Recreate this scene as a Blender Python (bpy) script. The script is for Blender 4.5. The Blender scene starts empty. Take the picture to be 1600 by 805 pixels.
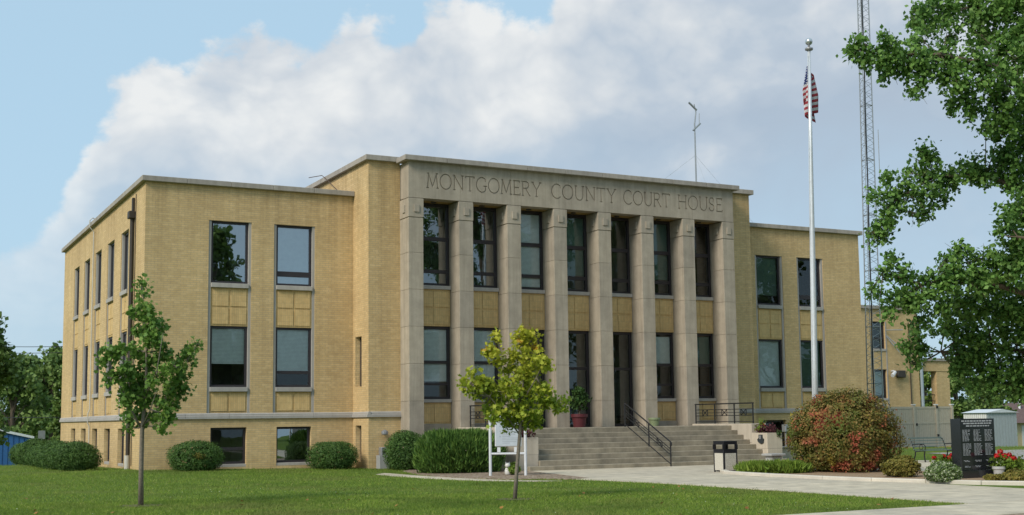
import bpy, bmesh, math, random
import numpy as np
from mathutils import Matrix, Vector
rng = np.random.default_rng(7); random.seed(7)
scn = bpy.context.scene
COL = scn.collection
# ------------------------------------------------------------------ camera
CF, CCY = 1932.39, 454.4
YAW, PIT, ROL = 0.4803, 0.1043, -0.0122
CAM = np.array([-8.6785, -45.2559, 1.6])
_fw = np.array([math.sin(YAW)*math.cos(PIT), math.cos(YAW)*math.cos(PIT), math.sin(PIT)])
_rt = np.array([math.cos(YAW), -math.sin(YAW), 0.0]); _up = np.cross(_rt, _fw)
_rt, _up = _rt*math.cos(ROL)+_up*math.sin(ROL), _up*math.cos(ROL)-_rt*math.sin(ROL)
cd = bpy.data.cameras.new('camera'); cam = bpy.data.objects.new('camera', cd); COL.objects.link(cam)
m = Matrix.Identity(4)
for i in range(3):
    m[i][0] = _rt[i]; m[i][1] = _up[i]; m[i][2] = -_fw[i]; m[i][3] = CAM[i]
cam.matrix_world = m
cd.sensor_width = 36.0; cd.lens = CF/1600*36; cd.shift_y = (CCY-402.5)/1600; cd.clip_end = 3000; cd.clip_start = 0.1
scn.camera = cam
scn.render.resolution_x = 1024; scn.render.resolution_y = 515
def ray(u, v): return _fw+_rt*(u-800)/CF-_up*(v-CCY)/CF
def atd(u, v, d): return CAM+ray(u, v)*d
def onz(u, v, z):
    d = ray(u, v); return CAM+d*((z-CAM[2])/d[2])
def ony(u, v, y):
    d = ray(u, v); return CAM+d*((y-CAM[1])/d[1])
# ------------------------------------------------------------------ world, sun, exposure
SUN_DIR = Vector((-0.78, -0.30, 0.62)).normalized()      # towards the sun
w = bpy.data.worlds.new('World'); scn.world = w; w.use_nodes = True
nt = w.node_tree; N = nt.nodes; L = nt.links; N.clear()
def wn(t, **k):
    n = N.new(t)
    for a, b in k.items(): setattr(n, a, b)
    return n
def wmath(op, a, b=None, c=None, clamp=False):
    n = wn('ShaderNodeMath', operation=op, use_clamp=clamp)
    for i, x in enumerate((a, b, c)):
        if x is None: continue
        if isinstance(x, (int, float)): n.inputs[i].default_value = x
        else: L.new(x, n.inputs[i])
    return n.outputs[0]
sky = wn('ShaderNodeTexSky', sky_type='NISHITA', sun_disc=False)
sky.sun_elevation = math.asin(SUN_DIR.z); sky.sun_rotation = math.atan2(SUN_DIR.x, SUN_DIR.y)
sky.altitude = 200; sky.air_density = 1.0; sky.dust_density = 2.0; sky.ozone_density = 1.5
tc = wn('ShaderNodeTexCoord'); sep = wn('ShaderNodeSeparateXYZ'); L.new(tc.outputs['Generated'], sep.inputs[0])
az = wmath('ARCTAN2', sep.outputs[0], sep.outputs[1])
el = wmath('ARCSINE', sep.outputs[2])
A0, A1, E1 = YAW-0.65, YAW+0.65, 0.7
def azel(u, v):
    d = ray(u, v); d = d/np.linalg.norm(d); return math.atan2(d[0], d[1]), math.asin(d[2])
pts = [(-500, 300), (-150, 330), (-40, 420), (40, 395), (90, 330), (128, 255), (165, 195), (215, 152), (285, 130), (335, 92), (425, 64), (470, 92), (555, 52), (632, 72), (690, 24), (775, 36), (838, 40), (872, -20), (1000, -150), (1300, -220), (1900, -150)]
fc = wn('ShaderNodeFloatCurve'); cu = fc.mapping.curves[0]
cp = []
for u, v in pts:
    a, e = azel(u, v); cp.append(((a-A0)/(A1-A0), e/E1))
cp = [(0.0, cp[0][1])]+cp+[(1.0, cp[-1][1])]
cu.points[0].location = cp[0]; cu.points[1].location = cp[-1]
for p in cp[1:-1]: cu.points.new(*p)
fc.mapping.update()
L.new(wmath('DIVIDE', wmath('SUBTRACT', az, A0), A1-A0, clamp=True), fc.inputs['Value'])
edge = wmath('MULTIPLY', fc.outputs[0], E1)
def wnoise(scale, detail, rough, off=0.0, dist=0.0):
    mp = wn('ShaderNodeMapping'); L.new(tc.outputs['Generated'], mp.inputs[0]); mp.inputs['Location'].default_value = (off, off*.7, off*.3)
    mp.inputs['Scale'].default_value = (1, 1, 1.5)
    n = wn('ShaderNodeTexNoise'); n.inputs['Scale'].default_value = scale; n.inputs['Detail'].default_value = detail
    n.inputs['Roughness'].default_value = rough; n.inputs['Distortion'].default_value = dist
    L.new(mp.outputs[0], n.inputs['Vector']); return n.outputs['Fac']
n1 = wnoise(20, 8, 0.62, 0.3); n2 = wnoise(7, 5, 0.55, 2.1, 0.3)
vmp = wn('ShaderNodeMapping'); vmp.inputs['Scale'].default_value = (1, 1, 1.25); vad = wn('ShaderNodeVectorMath', operation='ADD')
vsc = wn('ShaderNodeVectorMath', operation='SCALE'); vsc.inputs['Scale'].default_value = 0.05
nv = wn('ShaderNodeTexNoise'); nv.inputs['Scale'].default_value = 14; nv.inputs['Detail'].default_value = 5; L.new(tc.outputs['Generated'], nv.inputs['Vector'])
L.new(nv.outputs['Color'], vsc.inputs[0]); L.new(tc.outputs['Generated'], vad.inputs[0]); L.new(vsc.outputs[0], vad.inputs[1]); L.new(vad.outputs[0], vmp.inputs[0])
vr = wn('ShaderNodeTexVoronoi', feature='F1', normalize=True); vr.inputs['Scale'].default_value = 13; vr.inputs['Detail'].default_value = 2.0; vr.inputs['Roughness'].default_value = 0.55; vr.inputs['Lacunarity'].default_value = 2.3
L.new(vmp.outputs[0], vr.inputs['Vector']); puff = vr.outputs['Distance']
t0 = wmath('ADD', wmath('SUBTRACT', edge, el), wmath('MULTIPLY', wmath('SUBTRACT', n1, 0.5), 0.085))
t0 = wmath('ADD', t0, wmath('MULTIPLY', wmath('SUBTRACT', 0.40, puff), 0.10))
mr = wn('ShaderNodeMapRange', interpolation_type='SMOOTHSTEP'); L.new(t0, mr.inputs['Value'])
mr.inputs['From Min'].default_value = -0.006; mr.inputs['From Max'].default_value = 0.015
# soft lower side of the cloud bank
low = wn('ShaderNodeMapRange', interpolation_type='SMOOTHSTEP'); L.new(wmath('ADD', el, wmath('MULTIPLY', wmath('SUBTRACT', n2, 0.5), 0.18)), low.inputs['Value'])
low.inputs['From Min'].default_value = 0.04; low.inputs['From Max'].default_value = 0.27; low.inputs['To Min'].default_value = 0.22
mask = wmath('MULTIPLY', mr.outputs[0], low.outputs[0])
mask = wmath('MULTIPLY', mask, 0.96)
ramp = wn('ShaderNodeValToRGB'); r = ramp.color_ramp
tone = wmath('ADD', wmath('MULTIPLY', wmath('SUBTRACT', edge, el), 3.6), wmath('MULTIPLY', wmath('SUBTRACT', 0.50, n2), 2.1))
tone = wmath('ADD', tone, wmath('MULTIPLY', wmath('SUBTRACT', puff, 0.36), 1.4))
L.new(wmath('ADD', wmath('MULTIPLY', tone, 0.95), 0.25, clamp=True), ramp.inputs[0])
r.elements[0].position = 0.0; r.elements[0].color = (0.555, 0.564, 0.564, 1)
r.elements[1].position = 1.0; r.elements[1].color = (0.275, 0.330, 0.400, 1)
for p, c in ((0.30, (0.437, 0.465, 0.493, 1)), (0.62, (0.324, 0.376, 0.437, 1))):
    e_ = r.elements.new(p); e_.color = c
bw = 1/0.10
csc = wn('ShaderNodeMix', data_type='RGBA', blend_type='MULTIPLY'); csc.inputs['Factor'].default_value = 1
L.new(ramp.outputs[0], csc.inputs['A']); csc.inputs['B'].default_value = (bw, bw, bw, 1)
# pale summer haze in the clear part
hz = wn('ShaderNodeMix', data_type='RGBA'); hz.inputs['Factor'].default_value = 0.82
L.new(sky.outputs[0], hz.inputs['A']); hz.inputs['B'].default_value = (0.315*bw, 0.455*bw, 0.56*bw, 1)
mx = wn('ShaderNodeMix', data_type='RGBA'); L.new(mask, mx.inputs['Factor']); L.new(hz.outputs['Result'], mx.inputs['A']); L.new(csc.outputs['Result'], mx.inputs['B'])
bg = wn('ShaderNodeBackground'); bg.inputs['Strength'].default_value = 0.10
L.new(mx.outputs['Result'], bg.inputs['Color'])
wo = wn('ShaderNodeOutputWorld'); L.new(bg.outputs[0], wo.inputs[0])
sd = bpy.data.lights.new('sun', 'SUN'); sd.energy = 2.0; sd.angle = math.radians(18); sd.color = (1.0, 0.93, 0.82)
so = bpy.data.objects.new('sun', sd); COL.objects.link(so); so.rotation_euler = (-SUN_DIR).to_track_quat('-Z', 'Y').to_euler(); so.location = (-40, -30, 40)
vs = scn.view_settings; vs.view_transform = 'Standard'; vs.look = 'None'; vs.exposure = 0.62; vs.gamma = 1.0; vs.use_curve_mapping = False
# ------------------------------------------------------------------ materials
MATS = {}
class MT:
    def __init__(s, name, rough=0.8, spec=0.3, metal=0.0):
        s.m = bpy.data.materials.new(name); s.m.use_nodes = True; s.t = s.m.node_tree; s.t.nodes.clear()
        s.b = s.n('ShaderNodeBsdfPrincipled'); s.o = s.n('ShaderNodeOutputMaterial'); s.l(s.b.outputs[0], s.o.inputs[0])
        s.b.inputs['Roughness'].default_value = rough; s.b.inputs['Specular IOR Level'].default_value = spec; s.b.inputs['Metallic'].default_value = metal
        s.g = None; MATS[name] = s.m
    def n(s, t, **k):
        n = s.t.nodes.new(t)
        for a, b in k.items(): setattr(n, a, b)
        return n
    def l(s, a, b): s.t.links.new(a, b)
    def geo(s):
        if not s.g: s.g = s.n('ShaderNodeNewGeometry')
        return s.g
    def noise(s, scale, detail=4, rough=0.5, vec=None, stretch=None):
        n = s.n('ShaderNodeTexNoise'); n.inputs['Scale'].default_value = scale; n.inputs['Detail'].default_value = detail; n.inputs['Roughness'].default_value = rough
        v = vec or s.geo().outputs['Position']
        if stretch:
            mp = s.n('ShaderNodeMapping'); mp.inputs['Scale'].default_value = stretch; s.l(v, mp.inputs[0]); v = mp.outputs[0]
        s.l(v, n.inputs['Vector']); return n.outputs['Fac']
    def ramp(s, fac, stops):
        r = s.n('ShaderNodeValToRGB'); s.l(fac, r.inputs[0]); e = r.color_ramp.elements
        e[0].position, e[0].color = stops[0][0], (*stops[0][1], 1); e[1].position, e[1].color = stops[-1][0], (*stops[-1][1], 1)
        for p, c in stops[1:-1]:
            x = e.new(p); x.color = (*c, 1)
        return r.outputs[0]
    def mix(s, fac, a, b, mode='MIX'):
        n = s.n('ShaderNodeMix', data_type='RGBA', blend_type=mode)
        for i, x in (('Factor', fac), ('A', a), ('B', b)):
            if isinstance(x, (int, float)): n.inputs[i].default_value = x
            elif isinstance(x, tuple): n.inputs[i].default_value = (*x, 1)
            else: s.l(x, n.inputs[i])
        return n.outputs['Result']
    def math(s, op, a, b, clamp=False):
        n = s.n('ShaderNodeMath', operation=op, use_clamp=clamp)
        for i, x in enumerate((a, b)):
            if isinstance(x, (int, float)): n.inputs[i].default_value = x
            else: s.l(x, n.inputs[i])
        return n.outputs[0]
    def color(s, c):
        if isinstance(c, tuple): s.b.inputs['Base Color'].default_value = (*c, 1)
        else: s.l(c, s.b.inputs['Base Color'])
        return s
    def bump(s, h, strength=0.3, dist=0.01):
        n = s.n('ShaderNodeBump'); n.inputs['Strength'].default_value = strength; n.inputs['Distance'].default_value = dist
        s.l(h, n.inputs['Height']); s.l(n.outputs[0], s.b.inputs['Normal']); return s
def wallvec(t, swap=False):
    g = t.geo(); sp = t.n('ShaderNodeSeparateXYZ'); t.l(g.outputs['Position'], sp.inputs[0])
    sn = t.n('ShaderNodeSeparateXYZ'); t.l(g.outputs['True Normal'], sn.inputs[0])
    f = t.math('GREATER_THAN', t.math('ABSOLUTE', sn.outputs[0], 0.0), 0.5)
    u = t.math('ADD', t.math('MULTIPLY', sp.outputs[1], f), t.math('MULTIPLY', sp.outputs[0], t.math('SUBTRACT', 1.0, f)))
    cb = t.n('ShaderNodeCombineXYZ')
    t.l(u, cb.inputs[1 if swap else 0]); t.l(sp.outputs[2], cb.inputs[0 if swap else 1]); return cb.outputs[0]
def brick_mat(name, c1, c2, mortar, swap=False, offset=0.5, shade=1.0):
    t = MT(name, 0.85, 0.2); v = wallvec(t, swap)
    b = t.n('ShaderNodeTexBrick'); t.l(v, b.inputs['Vector']); b.offset = offset
    for k, x in (('Color1', c1), ('Color2', c2), ('Mortar', mortar)): b.inputs[k].default_value = (*x, 1)
    b.inputs['Scale'].default_value = 1; b.inputs['Mortar Size'].default_value = 0.0080; b.inputs['Mortar Smooth'].default_value = 0.3; b.inputs['Bias'].default_value = 0.1
    b.inputs['Brick Width'].default_value = 0.235; b.inputs['Row Height'].default_value = 0.0785
    # bricks that burnt darker, in single courses and patches
    vo = t.n('ShaderNodeTexWhiteNoise', noise_dimensions='2D')
    sn = t.n('ShaderNodeVectorMath', operation='SNAP'); t.l(v, sn.inputs[0]); sn.inputs[1].default_value = (0.705, 0.0785, 1); t.l(sn.outputs[0], vo.inputs['Vector'])
    col = t.mix(t.math('MULTIPLY', vo.outputs['Value'], 0.40), b.outputs['Color'], tuple(x*0.70 for x in c1))
    big = t.noise(0.35, 5, 0.6); fine = t.noise(6, 4, 0.6)
    col = t.mix(1.0, col, t.ramp(big, [(0.25, (0.86, 0.84, 0.82)), (0.75, (1.10, 1.10, 1.08))]), 'MULTIPLY')
    col = t.mix(1.0, col, t.ramp(fine, [(0.3, (0.90, 0.90, 0.90)), (0.7, (1.08, 1.08, 1.08))]), 'MULTIPLY')
    streak = t.noise(1.0, 4, 0.6, stretch=(2.2, 2.2, 0.10))
    col = t.mix(1.0, col, t.ramp(streak, [(0.30, (0.90, 0.89, 0.88)), (0.55, (1, 1, 1))]), 'MULTIPLY')
    drip = t.noise(1.0, 5, 0.7, stretch=(3.5, 3.5, 0.16)); sz = t.n('ShaderNodeSeparateXYZ'); t.l(t.geo().outputs['Position'], sz.inputs[0])
    zone = t.ramp(t.math('DIVIDE', sz.outputs[2], 12.0), [(0.0, (0.9,)*3), (0.10, (0.1,)*3), (0.62, (0.1,)*3), (0.86, (1, 1, 1))])
    col = t.mix(t.math('MULTIPLY', zone, t.ramp(drip, [(0.36, (0.55,)*3), (0.58, (0, 0, 0))])), col, t.mix(1.0, col, (0.66, 0.64, 0.60), 'MULTIPLY'))
    t.color(col)
    t.bump(t.math('MULTIPLY', b.outputs['Fac'], -1.0), 0.5, 0.006); return t.m
BR1, BR2, MOR = (0.675, 0.490, 0.255), (0.59, 0.415, 0.20), (0.44, 0.345, 0.22)
brick_mat('yellow_brick', BR1, BR2, MOR)
brick_mat('soldier_brick', (0.69, 0.490, 0.235), (0.64, 0.44, 0.20), (0.52, 0.39, 0.20), swap=True, offset=0.0)
def stone_mat(name, c, var=0.10, rough=0.85, streaks=0.25, warm=(1.06, 1.0, 0.92)):
    t = MT(name, rough, 0.25)
    oi = t.n('ShaderNodeObjectInfo')
    a = t.noise(2.2, 6, 0.6); f = t.noise(45, 3, 0.6)
    col = t.mix(1.0, c, t.ramp(a, [(0.25, (1-var*1.4,)*3), (0.75, tuple(1+var*x for x in warm))]), 'MULTIPLY')
    col = t.mix(1.0, col, t.ramp(oi.outputs['Random'], [(0, (0.93, 0.93, 0.94)), (1, (1.06, 1.05, 1.03))]), 'MULTIPLY')
    st = t.noise(1.0, 5, 0.65, stretch=(5, 5, 0.25))
    col = t.mix(streaks, col, t.mix(1.0, col, t.ramp(st, [(0.35, (0.55, 0.53, 0.50)), (0.62, (1.05, 1.05, 1.05))]), 'MULTIPLY'))
    col = t.mix(1.0, col, t.ramp(f, [(0.3, (0.93,)*3), (0.7, (1.05,)*3)]), 'MULTIPLY')
    t.color(col).bump(f, 0.15, 0.004); return t.m
stone_mat('limestone', (0.39, 0.338, 0.268), 0.13, streaks=0.4)
stone_mat('coping_stone', (0.36, 0.325, 0.285), streaks=0.4)
stone_mat('trim_stone', (0.40, 0.375, 0.345), 0.06)
stone_mat('cheek_stone', (0.50, 0.44, 0.355))
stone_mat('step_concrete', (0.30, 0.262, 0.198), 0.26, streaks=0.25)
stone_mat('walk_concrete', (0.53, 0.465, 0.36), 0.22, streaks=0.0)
stone_mat('kerb_concrete', (0.56, 0.51, 0.43), 0.08, streaks=0.0)
stone_mat('grey_concrete', (0.36, 0.36, 0.35))
def plain(name, c, rough=0.6, spec=0.4, metal=0.0, var=0.08, scale=6):
    t = MT(name, rough, spec, metal); a = t.noise(scale, 4, 0.6)
    t.color(t.mix(1.0, c, t.ramp(a, [(0.3, (1-var,)*3), (0.7, (1+var,)*3)]), 'MULTIPLY')); return t.m
plain('bronze_frame', (0.030, 0.025, 0.028), 0.45)
plain('dark_room', (0.10, 0.10, 0.095), 0.9)
plain('room_wall', (0.34, 0.33, 0.30), 0.9)
plain('soffit_paint', (0.33, 0.22, 0.075), 0.8, var=0.3, scale=2)
plain('blind_slat', (0.72, 0.76, 0.73), 0.6)
plain('shade_cloth', (0.60, 0.66, 0.64), 0.8)
plain('green_shade', (0.10, 0.16, 0.125), 0.8)
plain('roofing', (0.12, 0.12, 0.12), 0.95)
plain('black_iron', (0.014, 0.014, 0.015), 0.5)
plain('dark_pipe', (0.045, 0.038, 0.032), 0.6)
plain('white_pipe', (0.50, 0.48, 0.43), 0.6)
plain('grey_pipe', (0.40, 0.40, 0.38), 0.5)
plain('pale_blue_pipe', (0.27, 0.33, 0.38), 0.5)
plain('white_paint', (0.60, 0.61, 0.63), 0.45)
plain('board_print', (0.30, 0.33, 0.36), 0.6)
plain('board_face', (0.42, 0.46, 0.50), 0.5)
plain('galvanized', (0.36, 0.37, 0.37), 0.45, metal=0.6)
plain('aluminium_paint', (0.60, 0.63, 0.66), 0.38, metal=0.25)
plain('silver_ball', (0.55, 0.57, 0.58), 0.3, metal=0.7)
plain('can_black', (0.012, 0.012, 0.016), 0.45)
plain('maroon_glaze', (0.085, 0.014, 0.018), 0.6)
plain('sage_glaze', (0.20, 0.24, 0.13), 0.5)
plain('soil', (0.05, 0.035, 0.022), 0.95, var=0.3, scale=30)
plain('worn_soil', (0.13, 0.105, 0.06), 0.95, var=0.35, scale=12)
plain('vinyl_fence', (0.45, 0.395, 0.30), 0.5)
plain('bench_green', (0.13, 0.19, 0.175), 0.5)
plain('shed_white', (0.62, 0.61, 0.58), 0.6)
plain('shed_shaded', (0.34, 0.37, 0.38), 0.6)  # shaded copy of the pale shed cladding, shade put into the colour
plain('shed_roof', (0.60, 0.62, 0.64), 0.4)
plain('brown_shingle', (0.135, 0.085, 0.075), 0.9, var=0.2, scale=3)
plain('tan_siding', (0.52, 0.42, 0.24), 0.7)
plain('blue_metal', (0.035, 0.12, 0.30), 0.45)
plain('white_trim', (0.65, 0.66, 0.66), 0.5)
plain('wire_black', (0.02, 0.02, 0.02), 0.6)
plain('pole_wood', (0.14, 0.10, 0.07), 0.9)
plain('cable_brown', (0.09, 0.055, 0.04), 0.7)
plain('cat_paint', (0.60, 0.58, 0.54), 0.6, var=0.15, scale=14)
plain('bark', (0.115, 0.088, 0.062), 0.95, var=0.35, scale=25)
plain('pale_bark', (0.19, 0.16, 0.125), 0.95, var=0.3, scale=25)
plain('lamp_metal', (0.30, 0.30, 0.31), 0.4, metal=0.4)
plain('asphalt', (0.30, 0.285, 0.26), 0.95, var=0.1, scale=4)
plain('bronze_plaque', (0.055, 0.065, 0.07), 0.5, metal=0.5)
plain('etched_print', (0.40, 0.41, 0.42), 0.8)
t = MT('black_granite', 0.12, 0.6); t.color(t.ramp(t.noise(220, 3, 0.7), [(0.4, (0.010, 0.011, 0.014)), (0.8, (0.040, 0.042, 0.048))]))
t = MT('aggregate', 0.9, 0.2); ag = t.noise(70, 4, 0.7); t.color(t.ramp(ag, [(0.30, (0.25, 0.22, 0.17)), (0.5, (0.52, 0.48, 0.40)), (0.7, (0.70, 0.67, 0.60))])).bump(ag, 0.5, 0.01)
t = MT('gravel', 0.95, 0.2); vo = t.n('ShaderNodeTexVoronoi'); vo.inputs['Scale'].default_value = 14; t.l(t.geo().outputs['Position'], vo.inputs['Vector'])
t.color(t.mix(1.0, t.ramp(vo.outputs['Color'], [(0.1, (0.20, 0.135, 0.085)), (0.5, (0.36, 0.26, 0.18)), (0.9, (0.50, 0.41, 0.32))]), t.ramp(vo.outputs['Distance'], [(0.0, (1, 1, 1)), (0.9, (0.5, 0.5, 0.5))]), 'MULTIPLY')).bump(vo.outputs['Distance'], -0.6, 0.03)
t = MT('mulch', 0.95, 0.1); a = t.noise(35, 5, 0.7); t.color(t.ramp(a, [(0.25, (0.15, 0.09, 0.055)), (0.5, (0.34, 0.235, 0.15)), (0.75, (0.52, 0.40, 0.28))])).bump(a, 0.6, 0.03)
def glass_mat(name, tint, base, gloss=(0.88, 0.96, 1.0)):
    t = MT(name); t.t.nodes.remove(t.b)
    fr = t.n('ShaderNodeFresnel'); fr.inputs['IOR'].default_value = 1.5
    wv = t.noise(1.3, 2, 0.4); bp = t.n('ShaderNodeBump'); bp.inputs['Strength'].default_value = 0.05; bp.inputs['Distance'].default_value = 0.03; t.l(wv, bp.inputs['Height'])
    gl = t.n('ShaderNodeBsdfGlossy'); gl.inputs['Roughness'].default_value = 0.01; gl.inputs['Color'].default_value = (*gloss, 1); t.l(bp.outputs[0], gl.inputs['Normal'])
    tr = t.n('ShaderNodeBsdfTransparent'); tr.inputs['Color'].default_value = (*tint, 1)
    mxs = t.n('ShaderNodeMixShader'); t.l(t.math('ADD', fr.outputs[0], base, True), mxs.inputs[0]); t.l(tr.outputs[0], mxs.inputs[1]); t.l(gl.outputs[0], mxs.inputs[2]); t.l(mxs.outputs[0], t.o.inputs[0])
glass_mat('window_glass', (0.93, 0.96, 0.95), 0.02)
glass_mat('portico_glass', (0.70, 0.76, 0.76), 0.17)
glass_mat('coated_glass', (0.55, 0.62, 0.62), 0.34)
glass_mat('door_glass', (0.78, 0.84, 0.80), 0.04)
def leaf_mat(name, stops, trans=0.35, rough=0.55, patch=None, pscale=0.8, spec=0.25):
    t = MT(name, rough, spec); g = t.geo()
    col = t.ramp(g.outputs['Random Per Island'], stops)
    col = t.mix(1.0, col, t.ramp(t.noise(1.3, 3, 0.6), [(0.3, (0.82, 0.84, 0.8)), (0.7, (1.15, 1.12, 1.0))]), 'MULTIPLY')
    if patch:
        for pc, lo, hi, sc in patch:
            f = t.ramp(t.noise(sc, 2, 0.5), [(lo, (0, 0, 0)), (hi, (1, 1, 1))])
            col = t.mix(f, col, pc)
    t.color(col)
    tb = t.n('ShaderNodeBsdfTranslucent'); t.l(col, tb.inputs['Color'])
    mxs = t.n('ShaderNodeMixShader'); mxs.inputs[0].default_value = trans
    t.l(t.b.outputs[0], mxs.inputs[1]); t.l(tb.outputs[0], mxs.inputs[2]); t.l(mxs.outputs[0], t.o.inputs[0]); return t.m
leaf_mat('maple_leaf', [(0, (0.091, 0.183, 0.039)), (0.5, (0.152, 0.278, 0.057)), (1, (0.253, 0.383, 0.088))])
t = MT('yellow_maple', 0.55, 0.25); g = t.geo(); sp = t.n('ShaderNodeSeparateXYZ'); t.l(g.outputs['Position'], sp.inputs[0])
c0 = t.ramp(g.outputs['Random Per Island'], [(0, (0.17, 0.26, 0.028)), (0.5, (0.30, 0.38, 0.038)), (1, (0.44, 0.46, 0.055))])
hgt = t.math('DIVIDE', t.math('SUBTRACT', sp.outputs[2], 1.2), 2.3)
c1 = t.mix(t.ramp(hgt, [(0.35, (0, 0, 0)), (1.0, (0.7, 0.7, 0.7))]), c0, (0.52, 0.48, 0.045))
orange = t.math('MULTIPLY', t.math('GREATER_THAN', t.noise(2.6, 2, 0.5), 0.60), t.math('GREATER_THAN', hgt, 0.84))
c1 = t.mix(t.math('MULTIPLY', orange, 0.7), c1, (0.50, 0.26, 0.03)); t.color(c1)
tb = t.n('ShaderNodeBsdfTranslucent'); t.l(c1, tb.inputs['Color']); ms = t.n('ShaderNodeMixShader'); ms.inputs[0].default_value = 0.35
t.l(t.b.outputs[0], ms.inputs[1]); t.l(tb.outputs[0], ms.inputs[2]); t.l(ms.outputs[0], t.o.inputs[0])
leaf_mat('big_tree_leaf', [(0, (0.066, 0.145, 0.037)), (0.5, (0.122, 0.246, 0.053)), (1, (0.212, 0.353, 0.093))], 0.30)
leaf_mat('far_leaf', [(0, (0.089, 0.150, 0.044)), (0.5, (0.144, 0.224, 0.062)), (1, (0.221, 0.310, 0.092))], 0.25)
leaf_mat('far_leaf_pale', [(0, (0.088, 0.149, 0.035)), (0.5, (0.135, 0.209, 0.049)), (1, (0.189, 0.257, 0.068))], 0.25)
leaf_mat('boxwood', [(0, (0.036, 0.084, 0.019)), (0.5, (0.068, 0.139, 0.032)), (1, (0.121, 0.211, 0.052))], 0.2)
leaf_mat('yew', [(0, (0.038, 0.094, 0.019)), (0.5, (0.084, 0.170, 0.032)), (1, (0.170, 0.276, 0.059))], 0.2)
leaf_mat('burning_bush', [(0, (0.11, 0.135, 0.030)), (0.5, (0.19, 0.165, 0.042)), (1, (0.30, 0.185, 0.065))], 0.25,
         patch=[((0.12, 0.155, 0.03), 0.50, 0.62, 0.9), ((0.40, 0.105, 0.06), 0.55, 0.64, 1.35), ((0.36, 0.28, 0.05), 0.64, 0.72, 1.8)])
leaf_mat('bright_ground_cover', [(0, (0.10, 0.17, 0.025)), (0.5, (0.16, 0.25, 0.036)), (1, (0.24, 0.33, 0.06))], 0.3)
leaf_mat('yellow_shrub', [(0, (0.12, 0.13, 0.03)), (0.5, (0.20, 0.18, 0.04)), (1, (0.28, 0.22, 0.06))], 0.3)
leaf_mat('variegated', [(0, (0.07, 0.12, 0.03)), (0.6, (0.14, 0.21, 0.06)), (0.78, (0.34, 0.40, 0.24)), (1, (0.60, 0.62, 0.50))], 0.25)
leaf_mat('purple_leaf', [(0, (0.045, 0.012, 0.020)), (0.5, (0.085, 0.025, 0.035)), (1, (0.14, 0.05, 0.05))], 0.2)
leaf_mat('red_petal', [(0, (0.42, 0.012, 0.015)), (1, (0.62, 0.03, 0.03))], 0.2)
leaf_mat('dry_leaf', [(0, (0.22, 0.10, 0.03)), (1, (0.45, 0.22, 0.06))], 0.2)
leaf_mat('house_plant', [(0, (0.023, 0.055, 0.016)), (0.5, (0.046, 0.098, 0.023)), (1, (0.078, 0.143, 0.039))], 0.25)
leaf_mat('grass_blade', [(0, (0.131, 0.207, 0.036)), (0.5, (0.194, 0.284, 0.046)), (0.9, (0.264, 0.345, 0.065)), (1, (0.402, 0.372, 0.154))], 0.3, 0.7,
         patch=[((0.19, 0.19, 0.065), 0.52, 0.75, 0.30), ((0.085, 0.145, 0.024), 0.54, 0.75, 0.18), ((0.24, 0.235, 0.085), 0.60, 0.78, 1.1), ((0.12, 0.19, 0.03), 0.55, 0.70, 0.6)], spec=0.12)
t = MT('lawn', 0.95, 0.05); a = t.noise(0.30, 5, 0.6); b = t.noise(18, 5, 0.7); c = t.noise(2.2, 4, 0.6)
col = t.ramp(a, [(0.30, (0.085, 0.135, 0.026)), (0.5, (0.110, 0.165, 0.032)), (0.72, (0.150, 0.175, 0.050))])
col = t.mix(1.0, col, t.ramp(b, [(0.25, (0.62, 0.65, 0.6)), (0.75, (1.30, 1.28, 1.25))]), 'MULTIPLY')
col = t.mix(1.0, col, t.ramp(c, [(0.3, (0.88, 0.9, 0.86)), (0.7, (1.12, 1.1, 1.1))]), 'MULTIPLY')
t.color(col).bump(b, 0.6, 0.04)
t = MT('flag_cloth', 0.75, 0.2); uv = t.n('ShaderNodeUVMap'); su = t.n('ShaderNodeSeparateXYZ'); t.l(uv.outputs[0], su.inputs[0])
st = t.math('GREATER_THAN', t.math('MODULO', t.math('MULTIPLY', su.outputs[1], 13.0), 2.0), 1.0)
ca = t.math('MULTIPLY', t.math('LESS_THAN', su.outputs[0], 0.40), t.math('LESS_THAN', su.outputs[1], 7/13))
vs_ = t.n('ShaderNodeTexVoronoi'); vs_.inputs['Scale'].default_value = 14; vs_.inputs['Randomness'].default_value = 0.1; t.l(uv.outputs[0], vs_.inputs['Vector'])
star = t.math('LESS_THAN', vs_.outputs['Distance'], 0.22)
t.color(t.mix(ca, t.mix(st, (0.30, 0.035, 0.045), (0.52, 0.50, 0.50)), t.mix(star, (0.030, 0.045, 0.13), (0.6, 0.6, 0.62))))
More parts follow.
